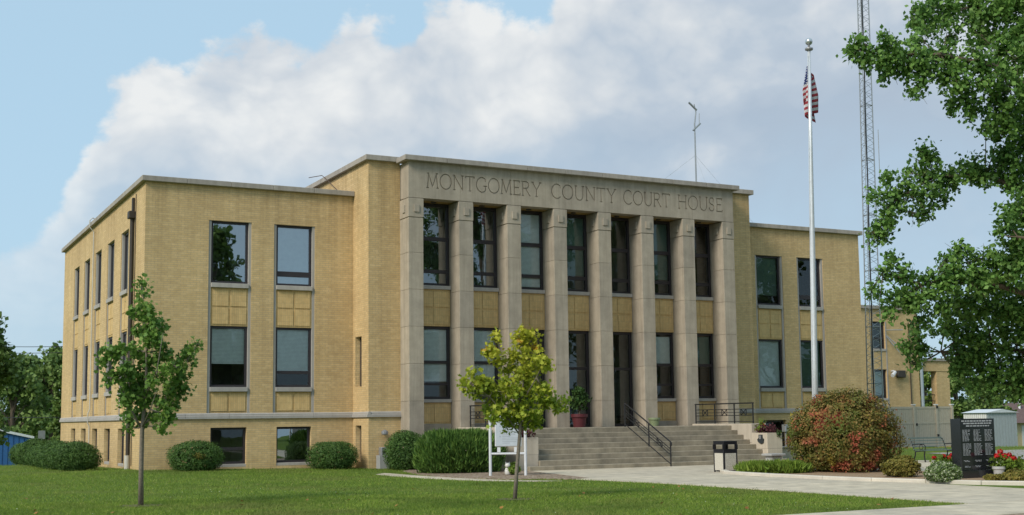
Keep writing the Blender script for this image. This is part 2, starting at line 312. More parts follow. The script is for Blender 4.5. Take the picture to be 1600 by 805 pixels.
# ------------------------------------------------------------------ helpers
class MB:
    def __init__(s): s.v = []; s.f = []
    def poly(s, vs):
        b = len(s.v); s.v += [tuple(map(float, p)) for p in vs]; s.f.append(tuple(range(b, b+len(vs))))
    def box(s, x0, x1, y0, y1, z0, z1):
        b = len(s.v); s.v += [(x, y, z) for z in (z0, z1) for y in (y0, y1) for x in (x0, x1)]
        s.f += [tuple(b+i for i in q) for q in ((0, 2, 3, 1), (4, 5, 7, 6), (0, 1, 5, 4), (2, 6, 7, 3), (0, 4, 6, 2), (1, 3, 7, 5))]; return s
    def prism(s, pts2, lo, hi, fn):
        n = len(pts2); b = len(s.v); s.v += [fn(p, lo) for p in pts2]+[fn(p, hi) for p in pts2]
        s.f.append(tuple(b+i for i in range(n))[::-1]); s.f.append(tuple(b+n+i for i in range(n)))
        for i in range(n): j = (i+1) % n; s.f.append((b+i, b+j, b+n+j, b+n+i))
        return s
    def tube(s, pts, radii, n=8, cap=True):
        pts = [np.array(p, float) for p in pts]
        if not hasattr(radii, '__len__'): radii = [radii]*len(pts)
        b0 = len(s.v); prev = None
        for i, p in enumerate(pts):
            d = pts[min(i+1, len(pts)-1)]-pts[max(i-1, 0)]; d = d/(np.linalg.norm(d)+1e-9)
            if prev is None:
                a = np.array([0, 0, 1.]) if abs(d[2]) < 0.9 else np.array([1., 0, 0]); u = np.cross(d, a)
            else: u = prev-d*(prev@d)
            u = u/(np.linalg.norm(u)+1e-9); prev = u; vv = np.cross(d, u)
            for k in range(n):
                an = 2*math.pi*k/n; s.v.append(tuple(p+radii[i]*(math.cos(an)*u+math.sin(an)*vv)))
        for i in range(len(pts)-1):
            for k in range(n):
                a = b0+i*n+k; c = b0+i*n+(k+1) % n; s.f.append((a, c, c+n, a+n))
        if cap: s.f.append(tuple(b0+k for k in range(n))[::-1]); s.f.append(tuple(b0+(len(pts)-1)*n+k for k in range(n)))
        return s
    def lathe(s, prof, cx, cy, n=20):
        b0 = len(s.v)
        for rr, z in prof:
            for k in range(n):
                a = 2*math.pi*k/n; s.v.append((cx+rr*math.cos(a), cy+rr*math.sin(a), z))
        for i in range(len(prof)-1):
            for k in range(n):
                a = b0+i*n+k; c = b0+i*n+(k+1) % n; s.f.append((a, c, c+n, a+n))
        s.f.append(tuple(b0+k for k in range(n))[::-1]); s.f.append(tuple(b0+(len(prof)-1)*n+k for k in range(n))); return s
    def build(s, name, mat, parent=None, bevel=0, smooth=False):
        org = np.array(parent.get('_o', (0, 0, 0))) if parent else np.zeros(3)
        me = bpy.data.meshes.new(name); me.from_pydata([tuple(np.array(p)-org) for p in s.v], [], s.f); me.update()
        me.materials.append(MATS[mat])
        if smooth: me.polygons.foreach_set('use_smooth', [True]*len(me.polygons))
        return link(name, me, parent, bevel)
def link(name, me, parent=None, bevel=0):
    o = bpy.data.objects.new(name, me); COL.objects.link(o)
    if parent: o.parent = parent; o['_o'] = list(parent.get('_o', (0, 0, 0)))
    if bevel:
        md = o.modifiers.new('bevel', 'BEVEL'); md.width = bevel; md.segments = 1; md.limit_method = 'ANGLE'
    return o
def thing(name, label, cat, loc=(0, 0, 0), group=None):
    o = bpy.data.objects.new(name, None); COL.objects.link(o); o.location = loc; o['_o'] = [float(x) for x in loc]; o.empty_display_size = 0.3
    return tag(o, label, cat, group)
def tag(o, label=None, cat=None, group=None, kind=None):
    if label: o['label'] = label
    if cat: o['category'] = cat
    if group: o['group'] = group
    if kind: o['kind'] = kind
    return o
def setorg(o, loc):
    """move the origin of a top-level mesh object to loc"""
    o.data.transform(Matrix.Translation(-Vector(loc))); o.location = loc; o['_o'] = [float(x) for x in loc]; return o
def fast_mesh(name, verts, nper, mat, smooth=False):
    """verts (K,3) laid out as consecutive polygons of nper corners"""
    me = bpy.data.meshes.new(name); nv = len(verts); nf = nv//nper
    me.vertices.add(nv); me.vertices.foreach_set('co', np.ascontiguousarray(verts, dtype=np.float32).ravel())
    me.loops.add(nv); me.loops.foreach_set('vertex_index', np.arange(nv, dtype=np.int32))
    me.polygons.add(nf); me.polygons.foreach_set('loop_start', np.arange(0, nv, nper, dtype=np.int32)); me.polygons.foreach_set('loop_total', np.full(nf, nper, dtype=np.int32))
    me.update(calc_edges=True); me.validate(); me.materials.append(MATS[mat]); return me
KITE = np.array([(0, -0.5, 0), (0.30, -0.05, 0.06), (0, 0.5, -0.05), (-0.30, -0.05, 0.06)])
BLADE = np.array([(-0.12, -0.5, 0), (0.12, -0.5, 0), (0.03, 0.5, 0.06)])
NEEDLE = np.array([(-0.10, -0.5, 0), (0.10, -0.5, 0), (0, 0.5, 0)])
MAPLE = np.array([(0, -0.5, 0), (0.16, -0.28, 0.01), (0.46, -0.25, 0.05), (0.30, -0.02, 0.03), (0.50, 0.22, 0.03), (0.20, 0.18, 0.0), (0, 0.52, -0.06), (-0.20, 0.18, 0), (-0.50, 0.22, 0.03), (-0.30, -0.02, 0.03), (-0.46, -0.25, 0.05), (-0.16, -0.28, 0.01)])
def leaf_verts(pts, size, shape, up=0.6, out=None, outw=0.0, droop=0.0):
    n = len(pts); nrm = rng.normal(size=(n, 3)); nrm /= np.linalg.norm(nrm, axis=1)[:, None]
    nrm = nrm*(1-up*0.5)+np.array([0, 0, 1.0])*up
    if out is not None: nrm = nrm+out*outw
    nrm /= np.linalg.norm(nrm, axis=1)[:, None]
    tn = rng.normal(size=(n, 3)); tn[:, 2] -= droop
    tn -= nrm*(tn*nrm).sum(1)[:, None]; tn /= np.linalg.norm(tn, axis=1)[:, None]
    bt = np.cross(tn, nrm); s = size*rng.uniform(0.7, 1.25, n)
    sh = shape[None]*s[:, None, None]
    return (pts[:, None]+sh[..., :1]*bt[:, None]+sh[..., 1:2]*tn[:, None]+sh[..., 2:3]*nrm[:, None]).reshape(-1, 3)
def leaves(name, pts, size, shape, mat, parent, **k):
    org = np.array(parent.get('_o', (0, 0, 0))); me = fast_mesh(name, leaf_verts(np.asarray(pts), size, shape, **k)-org, len(shape), mat)
    return link(name, me, parent)
def clump_pts(c, rad, n, sub=0.25, nsub=None, shell=0.0):
    """n leaf points in sub-clusters inside an ellipsoid"""
    c = np.array(c, float); rad = np.array(rad if hasattr(rad, '__len__') else (rad,)*3, float)
    ns = nsub or max(4, int(n/26)); d = rng.normal(size=(ns, 3)); d /= np.linalg.norm(d, axis=1)[:, None]
    rr = rng.uniform(shell, 1, ns)**(1/2.4); sc = c+d*rr[:, None]*rad
    i = rng.integers(0, ns, n); return sc[i]+rng.normal(size=(n, 3))*sub
# ------------------------------------------------------------------ ground height
def sst(a, b, x): q = np.clip((x-a)/(b-a), 0, 1); return q*q*(3-2*q)
def gh(x, y):
    x = np.asarray(x, float); y = np.asarray(y, float); d = np.hypot(x-CAM[0], y-CAM[1])
    z = -0.14+0.13*np.exp(-(x*x/30+y*y/40))+0.05*sst(1, 8, -np.abs(x-5)+8)*sst(-6, -0.5, y)*0
    z = z+0.30*sst(27, 38, x)
    return z-np.minimum(0.029*np.maximum(d-60, 0), 3.0)
xs = np.concatenate([[-900, -500, -300, -200, -140, -100, -80], np.arange(-64, 64, 2.0), [64, 72, 80, 90, 100, 120, 140, 170, 200, 260, 350, 500, 900]])
ys = np.concatenate([[-400, -250, -160, -110, -90], np.arange(-76, 40, 2.0), [40, 44, 50, 58, 66, 76, 90, 105, 120, 150, 200, 300, 500, 900]])
X, Y = np.meshgrid(xs, ys); Z = gh(X, Y); nx = len(xs)
gm = MB(); gm.v = [tuple(p) for p in np.stack([X.ravel(), Y.ravel(), Z.ravel()], 1)]
gm.f = [(j*nx+i, j*nx+i+1, (j+1)*nx+i+1, (j+1)*nx+i) for j in range(len(ys)-1) for i in range(nx-1)]
tag(gm.build('lawn_ground', 'lawn', smooth=True), 'mown green lawn around the courthouse', None, None, 'structure')
GZ = -0.14
def slab(name, poly, ztop, thick, mat, parent=None, bevel=0):
    b = MB(); b.prism(poly, ztop-thick, ztop, lambda p, z: (p[0], p[1], z)); return b.build(name, mat, parent, bevel)
# front walk: slabs with joints
walk = tag(slab('front_walk', [(10.42, -27.75), (15.2, -27.75), (15.2, -7.8), (10.42, -9.4)], GZ+0.004, 0.10, 'gravel'), 'pale concrete walk from the street to the courthouse steps', None, None, 'structure')
WE = [(9.2, -12.6), (9.75, -14.2), (10.1, -16.0), (10.38, -18.4), (10.42, -21), (10.42, -27.8)]
def wl(y):
    if y > -12.0: return 11.0
    return float(np.interp(-y, [-p[1] for p in WE], [p[0] for p in WE]))
yy = np.linspace(-27.7, -7.7, 14)
for i in range(13):
    a, b = yy[i]+0.006, yy[i+1]-0.006
    mid = 12.95
    for (l0, l1, r0, r1) in ((wl(a), wl(b), mid-0.006, mid-0.006), (mid+0.006, mid+0.006, 15.3 if a < -14 else 22.6, 15.3 if b < -14 else 22.6)):
        slab('walk_slab', [(l0, a), (r0, a), (r1, b), (l1, b)], GZ+0.016, 0.09, 'walk_concrete', walk)
sw = tag(slab('street_walk', [(-60, -31.2), (60, -31.2), (60, -28.3), (-60, -28.3)], GZ+0.004, 0.10, 'gravel'), 'concrete pavement along the street', None, None, 'structure')
for i in range(40):
    x0 = -12+i*1.2
    if -3 < x0 < 34: slab('pavement_slab', [(x0+.006, -29.9), (x0+1.194, -29.9), (x0+1.194, -27.75), (x0+.006, -27.75)], GZ+0.016, 0.09, 'walk_concrete', sw)
# thin side path by the sign
sp_c = [onz(556, 738.5, GZ), onz(590, 740.5, GZ), onz(640, 744.5, GZ), onz(700, 748.3, GZ), onz(770, 751.3, GZ), onz(860, 752.5, GZ)]
sidepath = MB()
for i, p in enumerate(sp_c): pass
q0 = [(p[0]-0.45, p[1]+0.15) for p in sp_c]; q1_path = [(p[0]+0.35, p[1]-0.10) for p in sp_c]
sp = tag(slab('side_path', [(q0[0][0], q0[0][1])]+q1_path+q0[:0:-1], GZ+0.003, 0.08, 'gravel'), 'narrow concrete path curving past the big yew', None, None, 'structure')
for i in range(5):
    slab('path_slab', [q0[i], q1_path[i], q1_path[i+1], q0[i+1]], GZ+0.012+0.0004*i, 0.08, 'walk_concrete', sp)
# gravel bed by the sign
gb = [(7.35, -7.6), (7.2, -9.6), (7.5, -11.4), (8.1, -12.6), (9.0, -13.0), (9.6, -13.9), (10.3, -13.6), (10.9, -10.5), (11.3, -8.2), (11.2, -4.0), (9.3, -3.0), (8.0, -4.8)]
gvb = tag(slab('gravel_bed', gb, GZ+0.022, 0.08, 'gravel'), 'tan gravel bed around the white notice board', None, None, 'structure')
# planting bed with kerb, right of the walk
KP = [(22.6, -8.6), (19.5, -10.4), (17.4, -11.8), (16.3, -12.55), (15.6, -13.2), (15.15, -14.0), (14.95, -15.0), (14.9, -16.4), (14.95, -18.6), (15.2, -20.2), (15.6, -21.7), (16.1, -23.0), (17.0, -24.4), (18.4, -25.6)]
bed = tag(slab('planting_bed', KP+[(20.2, -24.5), (20.0, -17.5), (19.8, -14.0), (22.6, -11.5)], GZ+0.045, 0.12, 'mulch'), 'mulched planting bed behind the kerb', None, None, 'structure')
def offset_path(P, d):
    P = np.array(P); T = np.gradient(P, axis=0); T /= np.linalg.norm(T, axis=1)[:, None]; return P+np.stack([T[:, 1], -T[:, 0]], 1)*d
kk = thing('bed_kerb', 'pale concrete kerb curving round the planting bed', 'kerb', (15, -16, GZ)); kk['kind'] = 'structure'; del kk['category']
ko = offset_path(KP, 0.19); ki = np.array(KP)
for i in range(len(KP)-1):
    b = MB(); g = 0.003
    a0 = ki[i]+(ki[i+1]-ki[i])*g; a1 = ki[i+1]-(ki[i+1]-ki[i])*g; b0 = ko[i]+(ko[i+1]-ko[i])*g; b1 = ko[i+1]-(ko[i+1]-ko[i])*g
    b.prism([a0, a1, b1, b0], GZ-0.05, GZ+0.105, lambda p, z: (p[0], p[1], z)); b.build('kerb_stone', 'kerb_concrete', kk, 0.02)
plaza = tag(slab('bench_plaza', [(20.3, -24.0), (28.6, -18), (30.2, -12.2), (27, -9.4), (23.2, -9.4), (20.2, -14), (20.1, -17.5)], GZ+0.012, 0.08, 'walk_concrete'), 'concrete paving behind the planting bed', None, None, 'structure')
def ground_sheet(name, corners, nu, nv, lift, mat, label):
    c = [np.array(p[:2]) for p in corners]; b = MB()
    for j in range(nv+1):
        for i in range(nu+1):
            u, v = i/nu, j/nv; p = (c[0]*(1-u)+c[1]*u)*(1-v)+(c[3]*(1-u)+c[2]*u)*v; b.v.append((p[0], p[1], float(gh(*p))+lift))
    b.f = [(j*(nu+1)+i, j*(nu+1)+i+1, (j+1)*(nu+1)+i+1, (j+1)*(nu+1)+i) for j in range(nv) for i in range(nu)]
    return tag(b.build(name, mat), label, None, None, 'structure')
ground_sheet('driveway', [(29.5, -13.5), (70, -46), (76, -40), (31.5, -6.2)], 60, 10, 0.02, 'asphalt', 'grey driveway beyond the bench')
ground_sheet('gravel_strip', [(41, 5.6), (56, 5.6), (56, 8.6), (41, 8.6)], 24, 6, 0.02, 'asphalt', 'dark gravel strip under the vinyl fence')
# ================================================================== COURTHOUSE
W, W1, W2, D = 34.0, 7.94, 26.06, 20.6
YB, YF, YW = -1.656, -2.506, -1.58          # block front, portico front, portico window plane
ZB2, ZB1, ZCB, ZC, ZKB, ZK, ZQB, ZQ, ZL, ZCAP = 1.779, 1.989, 10.379, 10.573, 11.514, 11.718, 11.451, 11.647, 10.055, 9.308
ZG = -0.5
ch = thing('courthouse', 'yellow brick courthouse with limestone portico of tall piers and carved frieze', 'courthouse', (17, 0, 0))
def place(face, c, a, d, z):
    """face-local to world: a along the wall, d into the building, z up"""
    return {'front': (a, c+d, z), 'left': (c+d, a, z), 'right': (c-d, a, z)}[face]
def lbox(b, face, c, a0, a1, d0, d1, z0, z1):
    p, q = place(face, c, a0, d0, z0), place(face, c, a1, d1, z1)
    b.box(min(p[0], q[0]), max(p[0], q[0]), min(p[1], q[1]), max(p[1], q[1]), z0, z1)
def wall(face, c, a0, a1, z0, z1, holes, depth=0.30, mat='yellow_brick'):
    A = sorted({a0, a1, *[h[0] for h in holes], *[h[1] for h in holes]}); Zs = sorted({z0, z1, *[h[2] for h in holes], *[h[3] for h in holes]})
    b = MB(); P = lambda a, d, z: place(face, c, a, d, z)
    for i in range(len(A)-1):
        for j in range(len(Zs)-1):
            ca, cz = (A[i]+A[i+1])/2, (Zs[j]+Zs[j+1])/2
            if any(h[0] < ca < h[1] and h[2] < cz < h[3] for h in holes): continue
            b.poly([P(A[i], 0, Zs[j]), P(A[i+1], 0, Zs[j]), P(A[i+1], 0, Zs[j+1]), P(A[i], 0, Zs[j+1])])
            b.poly([P(A[i], depth, Zs[j]), P(A[i], depth, Zs[j+1]), P(A[i+1], depth, Zs[j+1]), P(A[i+1], depth, Zs[j])])
    for h in holes:
        b.poly([P(h[0], 0, h[2]), P(h[0], 0, h[3]), P(h[0], depth, h[3]), P(h[0], depth, h[2])])
        b.poly([P(h[1], 0, h[2]), P(h[1], depth, h[2]), P(h[1], depth, h[3]), P(h[1], 0, h[3])])
        b.poly([P(h[0], 0, h[3]), P(h[1], 0, h[3]), P(h[1], depth, h[3]), P(h[0], depth, h[3])])
        b.poly([P(h[0], 0, h[2]), P(h[0], depth, h[2]), P(h[1], depth, h[2]), P(h[1], 0, h[2])])
    return b.build('brick_wall', mat, ch)
FW = 0.085
def window(face, c, a0, a1, z0, z1, d, bars=(), glass='window_glass', blind=None, sill=None, fw=FW, name='window', top=None, vbar=None):
    """frame mesh is the part; panes, sill and blind are its sub-parts"""
    b = MB(); top = top or fw
    lbox(b, face, c, a0, a0+fw, d, d+0.10, z0, z1); lbox(b, face, c, a1-fw, a1, d, d+0.10, z0, z1)
    lbox(b, face, c, a0+fw, a1-fw, d, d+0.10, z1-top, z1); lbox(b, face, c, a0+fw, a1-fw, d, d+0.10, z0, z0+fw)
    edges = [z0+fw]
    for q0, q1 in sorted(bars):
        lbox(b, face, c, a0+fw, a1-fw, d+0.005, d+0.095, q0, q1); edges += [q0, q1]
    edges.append(z1-top)
    f = b.build(name, 'bronze_frame', ch)
    for i in range(0, len(edges), 2):
        p = MB()
        tilt = random.uniform(-0.004, 0.004)
        P = lambda a, z, e=0.0: place(face, c, a, d+0.045+e, z)
        p.poly([P(a0+fw, edges[i]), P(a1-fw, edges[i], tilt), P(a1-fw, edges[i+1], tilt), P(a0+fw, edges[i+1])]); p.build('pane', glass, f)
    if sill:
        s = MB(); lbox(s, face, c, sill[0], sill[1], sill[4] if len(sill) > 4 else -0.045, d+0.09, sill[2], sill[3]); s.build('sill', 'trim_stone', f, 0.008)
    if blind:
        kind, zb, zt = blind; s = MB()
        if kind == 'slats':
            n = int((zt-zb)/0.05)
            for k in range(n):
                z = zb+(k+0.5)*0.05; P = lambda a, e, zz: place(face, c, a, d+0.09+e, zz)
                s.poly([P(a0+fw, 0, z-0.022), P(a1-fw, 0, z-0.022), P(a1-fw, 0.014, z+0.022), P(a0+fw, 0.014, z+0.022)])
            s.build('blind', 'blind_slat', f)
        else:
            lbox(s, face, c, a0+fw, a1-fw, d+0.13, d+0.14, zb, zt); s.build('blind', kind, f)
    return f
def spandrel(face, c, a0, a1, z0, z1, d, nz, gap=0.07):
    b = MB(); lbox(b, face, c, a0, a1, d, 0.29, z0, z1); s = b.build('spandrel', 'soldier_brick', ch)
    wd = (a1-a0-3*gap)/2; ht = (z1-z0-(nz+1)*gap)/nz
    for i in range(2):
        for j in range(nz):
            p = MB(); x = a0+gap+i*(wd+gap); z = z0+gap+j*(ht+gap); lbox(p, face, c, x, x+wd, d-0.026, d+0.02, z, z+ht); p.build('raised_panel', 'soldier_brick', s)
UZ0, UZ1, LZ0, LZ1 = 6.78, 9.10, 2.94, 5.19
def wing_bay(face, c, a0, a1, up, lo, base, trims=True):
    """one vertical bay: basement light, two windows, spandrels between limestone strips"""
    for x0, x1 in ((a0, a0+0.10), (a1-0.10, a1)):
        b = MB(); lbox(b, face, c, x0, x1, 0.035, 0.29, ZB1+0.003, UZ1-0.003); b.build('stone_strip', 'trim_stone', ch)
    i0, i1 = a0+0.103, a1-0.103
    window(face, c, i0, i1, UZ0, UZ1-0.003, 0.13, sill=(i0, i1, UZ0-0.17, UZ0-0.004), **up)
    spandrel(face, c, i0, i1, LZ1+0.003, UZ0-0.174, 0.075, 2)
    window(face, c, i0, i1, LZ0, LZ1, 0.13, sill=(i0, i1, LZ0-0.17, LZ0-0.004), **lo)
    spandrel(face, c, i0, i1, ZB1+0.004, LZ0-0.174, 0.075, 1)
    window(face, c, a0+0.15, a1-0.12, 0.13, 1.46, 0.16, name='basement_window', sill=(a0+0.15, a1-0.12, 0.02, 0.127, 0.02), **base)
FB = [(2.305, 3.91), (4.773, 6.387), (27.61, 29.23), (30.09, 31.69)]
hl = [(a, b, ZB1, UZ1) for a, b in FB[:2]]; hb = [(a+0.15, b-0.12, 0.02, 1.46) for a, b in FB[:2]]
wall('front', 0, 0, W1, ZG, ZCB, hl+hb)
hr = [(a, b, ZB1, UZ1) for a, b in FB[2:]]; hrb = [(a+0.15, b-0.12, 0.02, 1.46) for a, b in FB[2:]]
wall('front', 0, W2, W, ZG, ZCB, hr+hrb)
SB = [(3.16+3.1*i, 4.76+3.1*i) for i in range(5)]
wall('left', 0, 0, D, ZG, ZCB, [(a, b, ZB1, UZ1) for a, b in SB]+[(a+0.15, b-0.12, 0.02, 1.46) for a, b in SB])
wall('right', W, 0, D, ZG, ZCB, [])
b = MB(); b.box(0.3, W-0.3, D-0.3, D, ZG, ZCB); b.build('brick_wall', 'yellow_brick', ch)
# block
sl = [(-0.92, -0.24, 2.94, 4.85), (-0.90, -0.28, 0.12, 1.47)]
wall('left', W1, YB, 13.0, ZG, ZKB, sl)
for a0, a1, z0, z1 in sl: window('left', W1, a0+0.002, a1-0.002, z0+0.002, z1, 0.2, fw=0.06, name='slit_window')
wall('right', W2, YB, 13.0, ZG, ZKB, [])
PX = [9.23+2.096*i for i in range(8)]; PW = 0.60; P2 = PX[7]+PW
wall('front', YB, W1, PX[0], ZG, ZKB, []); wall('front', YB, P2, W2, ZG, ZKB, [])
b = MB(); b.box(W1+0.3, W2-0.3, 12.7, 13.0, ZCB-1, ZKB); b.build('brick_wall', 'yellow_brick', ch)
# roofs and rooms (dark inside)
b = MB(); b.box(0.25, W1-0.01, 0.25, D-0.31, 10.05, 10.30); b.box(W2+0.01, W-0.31, 0.25, D-0.31, 10.05, 10.30); b.box(W1+0.31, W2-0.31, YW+0.6, 12.69, 11.1, 11.3); b.box(W1+.02, W2-.02, 13.02, D-0.31, 10.05, 10.3); b.build('roof', 'roofing', ch)
b = MB()
for z in (1.55, 5.75): b.box(0.32, W-0.32, 0.33, D-0.32, z, z+0.2)
b.build('floor_slab', 'dark_room', ch)
b = MB(); b.box(0.33, 7.6, 4.6, 4.7, -0.4, 10.0); b.box(26.4, 33.6, 4.6, 4.7, -0.4, 10.0); b.box(8.4, 25.6, 3.0, 3.1, 1.3, 11.0); b.box(4.4, 4.5, 0.4, 4.55, -0.4, 10); b.build('inner_wall', 'room_wall', ch)
blA = dict(blind=('slats', 3.80, 5.11)); blB = dict(bars=[(3.44, 3.55)], blind=('slats', 3.56, 5.11))
wing_bay('front', 0, *FB[0], dict(glass='coated_glass'), blA, dict(bars=[(0.62, 0.74)]))
wing_bay('front', 0, *FB[1], dict(bars=[(7.13, 7.33)], glass='coated_glass', blind=('shade_cloth', 6.87, 9.02)), blB, dict(glass='coated_glass'))
wing_bay('front', 0, *FB[2], dict(blind=('green_shade', 7.25, 9.02)), dict(blind=('shade_cloth', 3.03, 5.11)), dict())
wing_bay('front', 0, *FB[3], dict(bars=[(7.13, 7.33)]), dict(blind=('green_shade', 3.03, 5.11)), dict())
for i, (a0, a1) in enumerate(SB):
    wing_bay('left', 0, a0, a1, dict(blind=('blind_slat', 6.9, 9.0)) if i % 2 else dict(), dict(blind=('slats', 3.5, 5.1)) if i != 2 else dict(), dict())
# stone courses: copings and water table, stone by stone
def run_stones(name, mat, a0, a1, n, mk, bevel=0.012, gap=0.004):
    st = np.linspace(a0, a1, n+1)
    for i in range(n):
        b = MB(); mk(b, st[i]+(gap if i else 0), st[i+1]-(gap if i < n-1 else 0)); b.build(name, mat, ch, bevel)
O = 0.16
run_stones('coping_stone', 'coping_stone', -O, W1-0.004, 5, lambda b, s, e: b.box(s, e, -O, 0.36, ZCB, ZC))
run_stones('coping_stone', 'coping_stone', W2+0.004, W+O, 5, lambda b, s, e: b.box(s, e, -O, 0.36, ZCB, ZC))
run_stones('coping_stone', 'coping_stone', 0.364, D+O, 12, lambda b, s, e: b.box(-O, 0.34, s, e, ZCB, ZC))
run_stones('coping_stone', 'coping_stone', 0.364, D+O, 12, lambda b, s, e: b.box(W-0.34, W+O, s, e, ZCB, ZC))
run_stones('coping_stone', 'coping_stone', W1-O, PX[0]-0.004, 1, lambda b, s, e: b.box(s, e, YB-O, YB+0.36, ZKB, ZK))
run_stones('coping_stone', 'coping_stone', P2+0.004, W2+O, 1, lambda b, s, e: b.box(s, e, YB-O, YB+0.36, ZKB, ZK))
run_stones('coping_stone', 'coping_stone', YB+0.364, 13.0+O, 8, lambda b, s, e: b.box(W1-O, W1+0.34, s, e, ZKB, ZK))
run_stones('coping_stone', 'coping_stone', YB+0.364, 13.0+O, 8, lambda b, s, e: b.box(W2-0.34, W2+O, s, e, ZKB, ZK))
o3 = 0.22
run_stones('coping_stone', 'coping_stone', PX[0]-o3, P2+o3, 9, lambda b, s, e: b.box(s, e, YF-o3, YB-O-0.005 if (s < PX[0] or e > P2) else YB+0.5, ZQB, ZQ))
BP = [(0.06, ZB2), (-0.075, ZB2), (-0.075, ZB2+0.10), (-0.045, ZB2+0.115), (-0.045, ZB2+0.165), (-0.005, ZB1+0.0), (0.06, ZB1)]
def band(face, c):
    return lambda b, s, e: b.prism(BP, s, e, lambda p, a: place(face, c, a, p[0], p[1]))
run_stones('band_stone', 'trim_stone', -0.075, W1, 5, band('front', 0), 0)
run_stones('band_stone', 'trim_stone', W2, W+0.075, 5, band('front', 0), 0)
run_stones('band_stone', 'trim_stone', 0.061, D, 13, band('left', 0), 0)
run_stones('band_stone', 'trim_stone', YB-0.075, -0.076, 1, band('left', W1), 0)
run_stones('band_stone', 'trim_stone', W1+0.061, PX[0]-0.002, 1, band('front', YB), 0)
run_stones('band_stone', 'trim_stone', P2+0.002, W2-0.061, 1, band('front', YB), 0)
# portico piers
zj = [ZG, 0.95, 2.35, 3.75, 5.15, 6.55, 7.95, ZCAP-0.028]
for i, x0 in enumerate(PX):
    x1 = x0+PW
    p = MB(); p.box(x0+0.02, x1-0.02, YF+0.02, YW+0.35, ZG, ZL-0.006); pier = p.build('pier', 'limestone', ch)
    for k in range(7):
        b = MB(); b.box(x0, x1, YF, YW+0.02 if True else 0, zj[k]+0.003, zj[k+1]-0.003); b.build('stone_block', 'limestone', pier, 0.008)
    b = MB(); b.box(x0-0.012, x1+0.012, YF-0.012, YW+0.02, ZCAP, ZL-0.028); b.build('capital_block', 'limestone', pier, 0.008)
    xc = x0+PW*0.53
    b = MB(); b.prism([(xc-0.11, 9.50), (xc+0.11, 9.50), (xc+0.11, 9.79), (xc-0.11, 9.79)], YF-0.05, YF-0.0, lambda q, y: (q[0], y, q[1])); b.build('capital_tablet', 'limestone', pier, 0.006)
    yc = -2.08
    b = MB(); b.box(x0-0.05, x0, yc-0.11, yc+0.11, 9.50, 9.79); b.build('capital_tablet', 'limestone', pier, 0.006)
# frieze with carved letters
GL = {}
def arc(cx, cy, rx, ry, a0, a1, n=14): return [(cx+rx*math.cos(math.radians(a0+(a1-a0)*i/n)), cy+ry*math.sin(math.radians(a0+(a1-a0)*i/n))) for i in range(n+1)]
def ser(x, y, w_=0.075): return [(x-w_, y), (x+w_, y)]
GL['M'] = (0.88, [[(0.06, 0), (0.14, 1), (0.44, 0.08), (0.74, 1), (0.82, 0)], ser(0.06, 0), ser(0.82, 0), ser(0.11, 1, .06), ser(0.77, 1, .06)])
GL['O'] = (0.92, [arc(0.46, 0.5, 0.43, 0.52, 0, 360, 28)])
GL['N'] = (0.84, [[(0.1, 0), (0.1, 1), (0.74, 0), (0.74, 1)], ser(0.1, 0), ser(0.08, 1, .07), ser(0.74, 1)])
GL['T'] = (0.74, [[(0.37, 0), (0.37, 1)], [(0.03, 1), (0.71, 1)], ser(0.37, 0), [(0.03, 1), (0.03, 0.9)], [(0.71, 1), (0.71, 0.9)]])
GL['G'] = (0.86, [arc(0.47, 0.5, 0.42, 0.52, 48, 318, 22), [(0.78, 0.16), (0.78, 0.42)], [(0.62, 0.42), (0.86, 0.42)], [(0.752, 0.89), (0.76, 0.76)]])
GL['E'] = (0.60, [[(0.10, 0), (0.10, 1)], [(0.03, 1), (0.54, 1), (0.54, 0.9)], [(0.10, 0.53), (0.46, 0.53)], [(0.03, 0), (0.58, 0), (0.58, 0.11)]])
GL['R'] = (0.72, [[(0.10, 0), (0.10, 1), (0.34, 1)]+arc(0.34, 0.76, 0.24, 0.24, 90, -90, 10)+[(0.10, 0.52)], [(0.32, 0.52), (0.66, 0)], ser(0.10, 0), ser(0.66, 0, .05), ser(0.06, 1, .05)])
GL['Y'] = (0.80, [[(0.40, 0), (0.40, 0.46), (0.08, 1)], [(0.40, 0.46), (0.72, 1)], ser(0.40, 0), ser(0.08, 1), ser(0.72, 1)])
GL['C'] = (0.80, [arc(0.47, 0.5, 0.42, 0.52, 48, 312, 22), [(0.752, 0.89), (0.76, 0.76)]])
GL['U'] = (0.80, [[(0.10, 1), (0.10, 0.36)]+arc(0.40, 0.33, 0.30, 0.35, 180, 360, 12)+[(0.70, 0.36), (0.70, 1)], ser(0.10, 1), ser(0.70, 1)])
GL['H'] = (0.84, [[(0.10, 0), (0.10, 1)], [(0.74, 0), (0.74, 1)], [(0.10, 0.52), (0.74, 0.52)], ser(0.10, 0), ser(0.74, 0), ser(0.10, 1), ser(0.74, 1)])
GL['S'] = (0.58, [arc(0.28, 0.755, 0.21, 0.255, 30, 265, 12)+arc(0.28, 0.245, 0.23, 0.255, 88, -150, 12), [(0.46, 0.88), (0.47, 0.76)], [(0.08, 0.12), (0.06, 0.24)]])
ZT0, HT = 10.475, 0.56
cut = MB()
def stroke(p, q, wd=0.021, y0=YF-0.03, y1=YF+0.045):
    p, q = np.array(p), np.array(q); d = q-p; ln = np.linalg.norm(d)
    if ln < 1e-6: return
    d /= ln; n = np.array([-d[1], d[0]]); e = wd*0.6+random.uniform(0, 1e-4); j = random.uniform(-4e-4, 4e-4)
    c4 = [p-d*e-n*wd, q+d*e-n*wd, q+d*e+n*wd, p-d*e+n*wd]
    cut.prism([(c[0]+j, c[1]+j*.7) for c in c4], y0+j, y1+j*1.3, lambda a, y: (a[0], y, a[1]))
